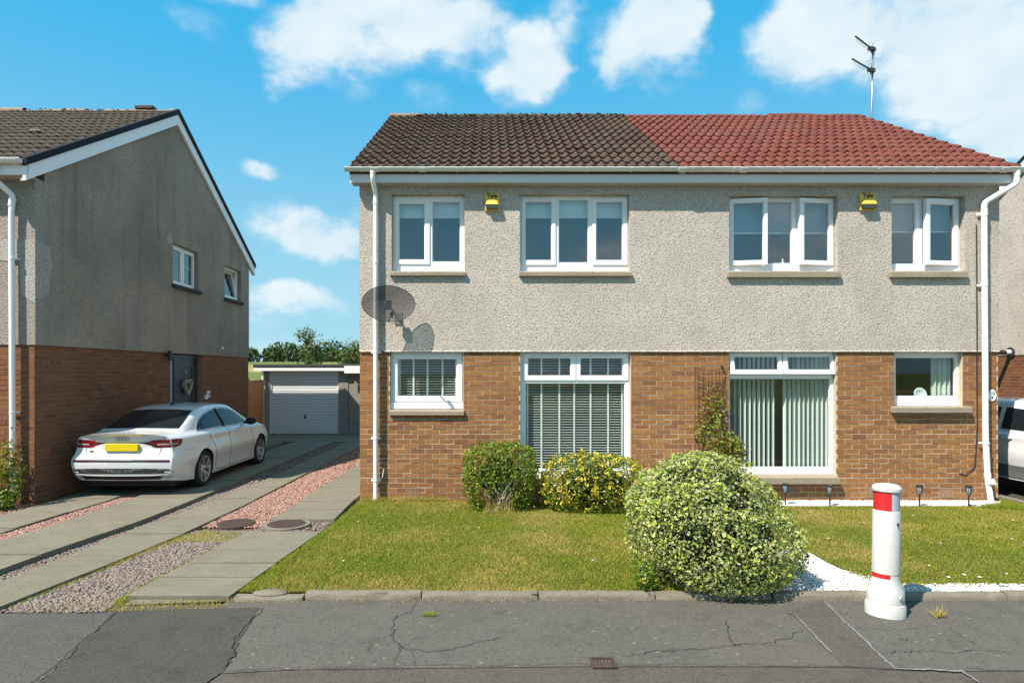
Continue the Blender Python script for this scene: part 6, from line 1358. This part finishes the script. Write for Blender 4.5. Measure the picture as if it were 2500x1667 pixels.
# ------------------------------------------------------------------ shrubs and trees
def leaves(name, P, N, size, mat, parent, asp=.62, fold=.25, droop=.0, spread=.8, rnd=None):
    n = len(P); up = rng.normal(0, 1, (n, 3)); Nn = N + rng.normal(0, spread, (n, 3)); Nn /= np.linalg.norm(Nn, axis=1, keepdims=True)
    ax = np.cross(Nn, up); ax /= np.linalg.norm(ax, axis=1, keepdims=True) + 1e-9; ay = np.cross(Nn, ax); ax[:, 2] -= droop; ax /= np.linalg.norm(ax, axis=1, keepdims=True)
    s = size[0] + (size[1] - size[0]) * rng.random(n) ** 1.3; s = s[:, None]
    shape = [(0, 0, 0)] + [(-1, 0, 0), (-.45, .8, fold), (.35, .85, fold), (1.05, 0, 0), (.35, -.85, fold), (-.45, -.8, fold)]
    V = np.stack([P + ax * (a * s) + ay * (b * asp * s) + Nn * (c * asp * s) for a, b, c in shape], 1)
    tri = np.array([(0, i, i % 6 + 1) for i in range(1, 7)]); T = (tri[None] + (np.arange(n) * 7)[:, None, None]).reshape(-1, 3)
    r = rng.random(n) if rnd is None else rnd
    o = npobj(name, V.reshape(-1, 3), T, mat, parent, {'rnd': np.repeat(r, 7), 'rim': np.tile([0, 1, 1, 1, 1, 1, 1], n)}, smooth=False); o['kind'] = 'stuff'; return o
def shell(n, c, rad, fpow=2.4, lump=.13, ls=3.0, depth=.22, seed=0.0, zcut=0.0, shape=None, deep=.35):
    d = rng.normal(0, 1, (int(n * 1.9), 3)); d /= np.linalg.norm(d, axis=1, keepdims=True)
    k = (np.abs(d) ** fpow).sum(1) ** (-1 / fpow)
    lm = np.array([mnoise.noise((x * ls + seed, y * ls, z * ls)) + .5 * mnoise.noise((x * ls * 2.3, y * ls * 2.3 + seed, z * ls * 2.3)) for x, y, z in d])
    rr_ = k * (1 + lump * lm) * (1 - depth * rng.random(len(d)) ** 1.6 * np.where(rng.random(len(d)) < deep, 2.2, .7))
    P = d * rr_[:, None] * np.array(rad); N = d / np.array(rad); N /= np.linalg.norm(N, axis=1, keepdims=True)
    if shape is not None: P = shape(P)
    P = P + np.array(c); m = P[:, 2] > zcut; P, N, lm = P[m][:n], N[m][:n], lm[m][:n]; return P, N, lm
def core(name, c, rad, mat, parent, k=.72, shape=None):
    bm = bmesh.new(); bmesh.ops.create_icosphere(bm, subdivisions=3, radius=1)
    P = np.array([v.co[:] for v in bm.verts]); kk = (np.abs(P) ** 2.4).sum(1) ** (-1 / 2.4); P = P * kk[:, None] * np.array(rad) * k
    if shape is not None: P = shape(P)
    for v, p in zip(bm.verts, P): v.co = Vector(p) * (1 + .12 * mnoise.noise(Vector(p) * 6)) + Vector(c); v.co.z = max(v.co.z, .0)
    me = bpy.data.meshes.new(name); bm.to_mesh(me); bm.free(); me.materials.append(mat); return reg(bpy.data.objects.new(name, me), parent)
def stems(parent, base, tips, r0, mat, name='stem'):
    mb = MB()
    for b, t in zip(base, tips):
        b, t = Vector(b), Vector(t); m = (b + t) / 2 + Vector((random.uniform(-.05, .05), random.uniform(-.05, .05), 0)); mb.tube([b, m, t], [r0, r0 * .7, r0 * .3], 5)
    return mb.build(name, mat, parent)
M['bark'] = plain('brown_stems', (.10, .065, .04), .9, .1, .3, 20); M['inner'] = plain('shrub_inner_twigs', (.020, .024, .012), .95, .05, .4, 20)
M['leaf_var'] = m_leaf('variegated_leaf', [(0, (.040, .080, .010)), (.25, (.105, .175, .018)), (.5, (.20, .28, .024)), (.72, (.36, .42, .030)), (.93, (.50, .52, .035)), (1, (.56, .54, .05))], .74, (.66, .64, .37), .35, .30)
M['leaf_gold'] = m_leaf('gold_edged_leaf', [(0, (.030, .068, .008)), (.4, (.075, .15, .016)), (.62, (.15, .23, .024)), (.70, (.60, .50, .03)), (.9, (.78, .63, .04)), (1, (.78, .68, .20))], .80, (.34, .32, .05), .28, .28, .5)
M['leaf_green'] = m_leaf('green_leaf', [(0, (.060, .115, .012)), (.4, (.14, .225, .022)), (.8, (.25, .32, .032)), (.95, (.34, .29, .045)), (1, (.34, .19, .05))], None, rough=.45, trans=.38)
M['leaf_climb'] = m_leaf('climber_leaf', [(0, (.08, .12, .014)), (.4, (.19, .25, .026)), (.7, (.31, .33, .04)), (.85, (.27, .10, .035)), (1, (.17, .05, .024))], None, trans=.35)
M['leaf_tree'] = m_leaf('tree_leaf', [(0, (.04, .068, .0144)), (.5, (.08, .12, .024)), (1, (.16, .192, .04))], None, trans=.3); M['leaf_far'] = m_leaf('far_leaf', [(0, (.036, .06, .0256)), (.5, (.06, .092, .036)), (1, (.088, .12, .048))], None, rough=.8, trans=.2, spec=.1)
# big variegated bush
BZ = [0, .06, .14, .26, .45, .59, .77, .95, 1.08, 1.17, 1.21]; BW = [.50, .63, .71, .75, .76, .74, .685, .58, .46, .30, .06]; BC = [1752, 1751, 1750, 1748, 1740, 1730, 1715, 1704, 1706, 1712, 1714]
def bush_pts(n, k0, k1, lump=.10, zmin=0.0, grow=1.0, fr=3.2):
    z = rng.random(n) ** .9 * 1.21; a = rng.uniform(0, 6.2832, n); w = np.interp(z, BZ, BW); cx = PX(np.interp(z, BZ, BC), 5.86)
    lm = np.array([mnoise.noise((math.cos(q) * fr * .8, math.sin(q) * fr * .8, zz * fr)) + .6 * mnoise.noise((math.cos(q) * fr * 2, math.sin(q) * fr * 2, zz * fr * 2.4 + 5)) for q, zz in zip(a, z)])
    k = (1 + lump * lm) * grow * (k0 + (k1 - k0) * rng.random(n) ** .55); top = z > 1.0; k = np.where(top, k * np.sqrt(rng.random(n)), k)
    P = np.stack([cx + np.cos(a) * w * k, 5.86 + np.sin(a) * w * .80 * k, z + .03 + .05 * lm * (z > .5)], -1)
    slope = np.interp(z, BZ, -np.gradient(np.array(BW), np.array(BZ))); N = np.stack([np.cos(a), np.sin(a), np.clip(slope, -.8, 2.0)], -1); N /= np.linalg.norm(N, axis=1, keepdims=True)
    m = P[:, 2] > zmin; return P[m], N[m], lm[m]
t = thing('variegated_bush', (PX(1742, 5.86), 5.86, 0), 'big rounded cream-and-green variegated bush spilling over the kerb', 'bush')
bm = bmesh.new(); bmesh.ops.create_uvsphere(bm, u_segments=24, v_segments=16, radius=1)
for v in bm.verts:
    z = (v.co.z + 1) / 2 * 1.11 + .02; h = math.hypot(v.co.x, v.co.y) or 1e-6; w = float(np.interp(z, BZ, BW)) * .74 * min(1, h * 3); v.co = (PX(float(np.interp(z, BZ, BC)), 5.86) + v.co.x / h * w, 5.86 + v.co.y / h * w * .8, z)
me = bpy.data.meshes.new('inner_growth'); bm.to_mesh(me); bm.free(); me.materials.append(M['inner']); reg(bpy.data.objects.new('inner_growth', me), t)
P, N, lm = bush_pts(36000, .76, 1.03, .13); m = (lm > -.22) | (rng.random(len(P)) < .35); P, N, lm = P[m], N[m], lm[m]
r = np.clip(rng.random(len(P)) * .80 + .16 * (lm > .1) * rng.random(len(P)) + .16 * np.clip(P[:, 2] - .45, 0, 1) * rng.random(len(P)), 0, 1); leaves('foliage', P, N, (.008, .0185), M['leaf_var'], t, .62, .3, 0, .95, r)
P, N, lm = bush_pts(1800, .95, 1.04, .15); m = lm > -.1; leaves('young_leaves', P[m], N[m], (.012, .023), M['leaf_var'], t, .66, .2, 0, .7, np.clip(.66 + .34 * rng.random(m.sum()), 0, 1))
P, N, lm = bush_pts(240, 1.0, 1.08, .14, .2); leaves('shoots', P, N, (.015, .028), M['leaf_green'], t, .6, .2, 0, 1.0)
bxc = PX(1748, 5.86); stems(t, [(bxc + random.uniform(-.12, .12), 5.86 + random.uniform(-.1, .1), 0) for _ in range(9)], [(bxc + random.uniform(-.55, .45), 5.86 + random.uniform(-.4, .4), random.uniform(.4, .9)) for _ in range(9)], .016, M['bark'])
# ivy-like green shoots low on its left
P, N, lm = shell(260, (PX(1572, 5.6), 5.60, .17), (.12, .14, .18), 2, .3, 4, .5, 4.0, .02); leaves('low_shoots', P, N, (.012, .024), M['leaf_green'], t, .8, .15, .2, .8)
# green bush by the wall
cy = 9.02; c = (PX(1222, cy), cy, .50); rad = (.53, .36, .47)
t = thing('green_bush', (c[0], c[1], 0), 'leafy mid-green shrub with dry stems under the left of the big window', 'bush')
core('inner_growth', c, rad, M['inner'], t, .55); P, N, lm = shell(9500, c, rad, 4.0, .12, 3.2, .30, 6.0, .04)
m = ~((P[:, 2] < .42) & (np.abs(P[:, 0] - c[0] + .05) < .20) & (rng.random(len(P)) < .75)); leaves('foliage', P[m], N[m], (.012, .026), M['leaf_green'], t, .6, .25, .1, .9)
stems(t, [(c[0] - .05 + random.uniform(-.15, .15), c[1] - .2 + random.uniform(-.1, .1), 0) for _ in range(40)], [(c[0] - .05 + random.uniform(-.32, .32), c[1] - .28 + random.uniform(-.08, .15), random.uniform(.2, .62)) for _ in range(40)], .006, M['twig'])
P, N, lm = shell(150, (c[0], c[1], c[2] + .05), (rad[0], rad[1], rad[2] + .03), 2.6, .25, 5, .05, 6.5, .5); leaves('shoots', P, N, (.012, .024), M['leaf_green'], t, .55, .2, 0, 1.0)
blades('dry_grass', [(c[0] - .25, c[1] - .42), (c[0] + .2, c[1] - .42), (c[0] + .1, c[1] - .3), (c[0] - .2, c[1] - .3)], 160, .08, .24, LZ, lambda x, y: 1 + 0 * x, 'dry straw grass standing in front of the green shrub', .25)
# gold bush
cy = 8.95; c = (PX(1445, cy), cy, .40); rad = (.70, .42, .42)
t = thing('golden_bush', (c[0], c[1], 0), 'rounded dark shrub with bright yellow leaves below the blinds', 'bush')
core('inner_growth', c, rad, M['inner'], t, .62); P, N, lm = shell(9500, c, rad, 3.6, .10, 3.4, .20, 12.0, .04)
r = rng.random(len(P)) * .62; cl = np.array([mnoise.noise((x * 7, y * 7, z * 7)) for x, y, z in P]); r = np.where((cl > .06) & (rng.random(len(P)) < .6), .72 + .28 * rng.random(len(P)), r); leaves('foliage', P, N, (.013, .027), M['leaf_gold'], t, .45, .2, 0, .75, r)
P, N, lm = shell(420, c, (rad[0] * 1.02, rad[1] * 1.03, rad[2] * 1.02), 3.0, .12, 3.4, .03, 12.0, .12)
tufts = P[rng.integers(0, len(P), 150)]; Pt = np.repeat(tufts, 7, 0) + rng.normal(0, .016, (150 * 7, 3)); Nt = np.tile([[0, -.6, .6]], (len(Pt), 1)); leaves('yellow_leaves', Pt, Nt, (.017, .03), M['leaf_gold'], t, .42, .2, -.2, .8, .74 + .26 * rng.random(len(Pt)))
# climber
bx0 = PX(1770, 9.35); t = thing('climbing_plant', (bx0, 9.4, 0), 'reddish green climber in front of the netting and window edge', 'plant')
tips = [(PX(1745, 9.4), 9.42, 1.62), (PX(1752, 9.35), 9.4, 1.45), (PX(1730, 9.4), 9.45, 1.35), (PX(1790, 9.2), 9.2, 1.02), (PX(1812, 9.2), 9.2, .95), (PX(1760, 9.3), 9.3, 1.1), (PX(1720, 9.4), 9.45, 1.1)]
stems(t, [(bx0 + random.uniform(-.08, .08), 9.3, 0) for _ in tips], tips, .010, M['bark'])
Pl = []
for (a, b, s_, n) in ((tips[0], .10, .8, 70), (tips[1], .12, 1, 120), (tips[2], .14, 1, 110), (tips[6], .13, 1, 90)): Pl.append(np.array(a) + rng.normal(0, 1, (n, 3)) * np.array([.07, .03, b]))
for (px, py, sx, sz, n) in ((1762, 1085, .16, .12, 360), (1790, 1090, .12, .12, 320), (1770, 1125, .18, .12, 380), (1752, 1040, .05, .12, 90), (1800, 1125, .1, .1, 160)): Pl.append(np.array([PX(px, 9.15), 9.15, PZ(py, 9.15)]) + rng.normal(0, 1, (n, 3)) * np.array([sx, .08, sz]) * .7)
P = np.concatenate(Pl); leaves('foliage', P, np.tile([[0, -1, .3]], (len(P), 1)), (.014, .030), M['leaf_climb'], t, .6, .2, .1, .8)
# shrub at the left edge
c = (PX(14, 9.0), 9.0, .48); t = thing('flowering_shrub', (c[0], c[1], 0), 'yellow-green shrub with reddish tips at the left edge by the downpipe', 'bush')
P, N, lm = shell(1500, c, (.26, .2, .5), 2.2, .25, 3, .5, 3.0, .04); leaves('foliage', P, N, (.014, .034), M['leaf_climb'], t, .5, .2, .1, .9, np.clip(rng.random(len(P)) * .75 + .35 * (P[:, 2] > .75) * rng.random(len(P)), 0, 1)); stems(t, [(c[0] + random.uniform(-.08, .08), c[1], 0) for _ in range(8)], [(c[0] + random.uniform(-.25, .28), c[1] + random.uniform(-.1, .1), random.uniform(.6, 1.2)) for _ in range(8)], .008, M['bark'])
P2 = np.array([(PX(34, 8.95), 8.95, z) for z in rng.uniform(.7, 1.2, 26)]) + rng.normal(0, .05, (26, 3)); leaves('shoots', P2, np.tile([[0, -1, .3]], (26, 1)), (.015, .03), M['leaf_climb'], t, .5, .2, .1, .9, .8 + .2 * rng.random(26))
P, N, lm = shell(380, (PX(8, 8.95), 8.9, .16), (.2, .15, .16), 2, .25, 3, .5, 5.0, .02); leaves('low_leaves', P, N, (.016, .032), M['leaf_green'], t, .7, .2, .1, .8)
# small plant between bushes
px_, y_ = 1562, 9.1; t = thing('small_plant', (PX(px_, y_), y_, 0), 'thin reddish sprig rising beside the golden shrub', 'plant'); stems(t, [(PX(px_, y_), y_, 0)], [(PX(1572, y_), y_, PZ(1135, y_))], .006, M['bark']); Pq = np.array([(PX(px_ + 10 * k / 30, y_) + random.uniform(-.03, .03), y_ + random.uniform(-.03, .03), .25 + .42 * k / 30) for k in range(30)]); leaves('foliage', Pq, np.tile([[0, -1, .3]], (30, 1)), (.014, .026), M['leaf_climb'], t, .5, .2, .1, .9, .6 + .4 * rng.random(30))
# trees beyond the garages
def tree(name, base, H, branches, leafn, ls, sx, label, mat, trunk_r=.06, cat='tree', low=.35):
    t = thing(name, base, label, cat); b = Vector(base); mb = MB(); tips = []
    mb.tube([b, b + Vector((.02, 0, H * .45)), b + Vector((.06, 0, H * .95))], [trunk_r, trunk_r * .7, trunk_r * .15], 8)
    for i in range(branches):
        z = H * random.uniform(low * .6, .9); a = random.uniform(0, 6.28); L = sx * (1.1 - .6 * z / H) * random.uniform(.6, 1.1); p = b + Vector((.03, 0, z)); q = p + Vector((math.cos(a) * L, math.sin(a) * L, H * random.uniform(.05, .22))); mb.tube([p, p.lerp(q, .5) + Vector((0, 0, -.04)), q], [trunk_r * .4, trunk_r * .25, trunk_r * .08], 5); tips += [tuple(p.lerp(q, f)) for f in (.35, .55, .75, .9, 1.0)]
    tips += [tuple(b + Vector((.05 + random.uniform(-.06, .06), 0, H * f))) for f in np.linspace(.5, 1.0, 8)]
    mb.build('trunk', M['bark'], t); tp = np.array(tips); P = tp[rng.integers(0, len(tp), leafn)] + rng.normal(0, 1, (leafn, 3)) * np.array([sx * .14, sx * .14, H * .035]); leaves('crown', P, np.tile([[0, -.3, .8]], (leafn, 1)), ls, mat, t, .6, .2, .1, 1.0); return t
Yt = 29.0; tree('apple_tree', (PX(752, Yt), Yt, -.1), PZ(812, Yt) + .1, 26, 1700, (.04, .075), .85, 'slender leafy tree rising behind the garage roof', M['leaf_tree'])
Yt = 27.5; tree('garden_tree', (PX(862, Yt), Yt, -.1), PZ(842, Yt) + .1, 34, 3400, (.04, .075), 1.15, 'bushy green tree beside the brick corner behind the garages', M['leaf_tree'])
far = [PX(px, 255) for px in range(470, 1000, 14)]
FP = []; FN = []; mb = MB()
for i, x in enumerate(far):
    y = 255 + random.uniform(-15, 25); h = random.uniform(5.0, 8.5) * (1.12 if i % 5 == 1 else 1); w = random.uniform(2.6, 4.2); z0 = terrain_z(x, y) - .8
    P, N, lm = shell(330, (x, y, z0 + h * .5), (w, w, h * .52), 2.1, .25, 2.6, .25, i * 3.0, -5); FP.append(P); FN.append(N); mb.tube([(x, y, z0), (x, y, z0 + h * .6)], .25, 6)
P = np.concatenate(FP); N = np.concatenate(FN); o = leaves('distant_wood', P, N, (.35, .8), M['leaf_far'], None, .8, .2, 0, .7); tag(o, 'dark line of trees on the skyline beyond the field', 'trees', kind='stuff'); mb.build('trunks', M['bark'], o)['kind'] = 'stuff'
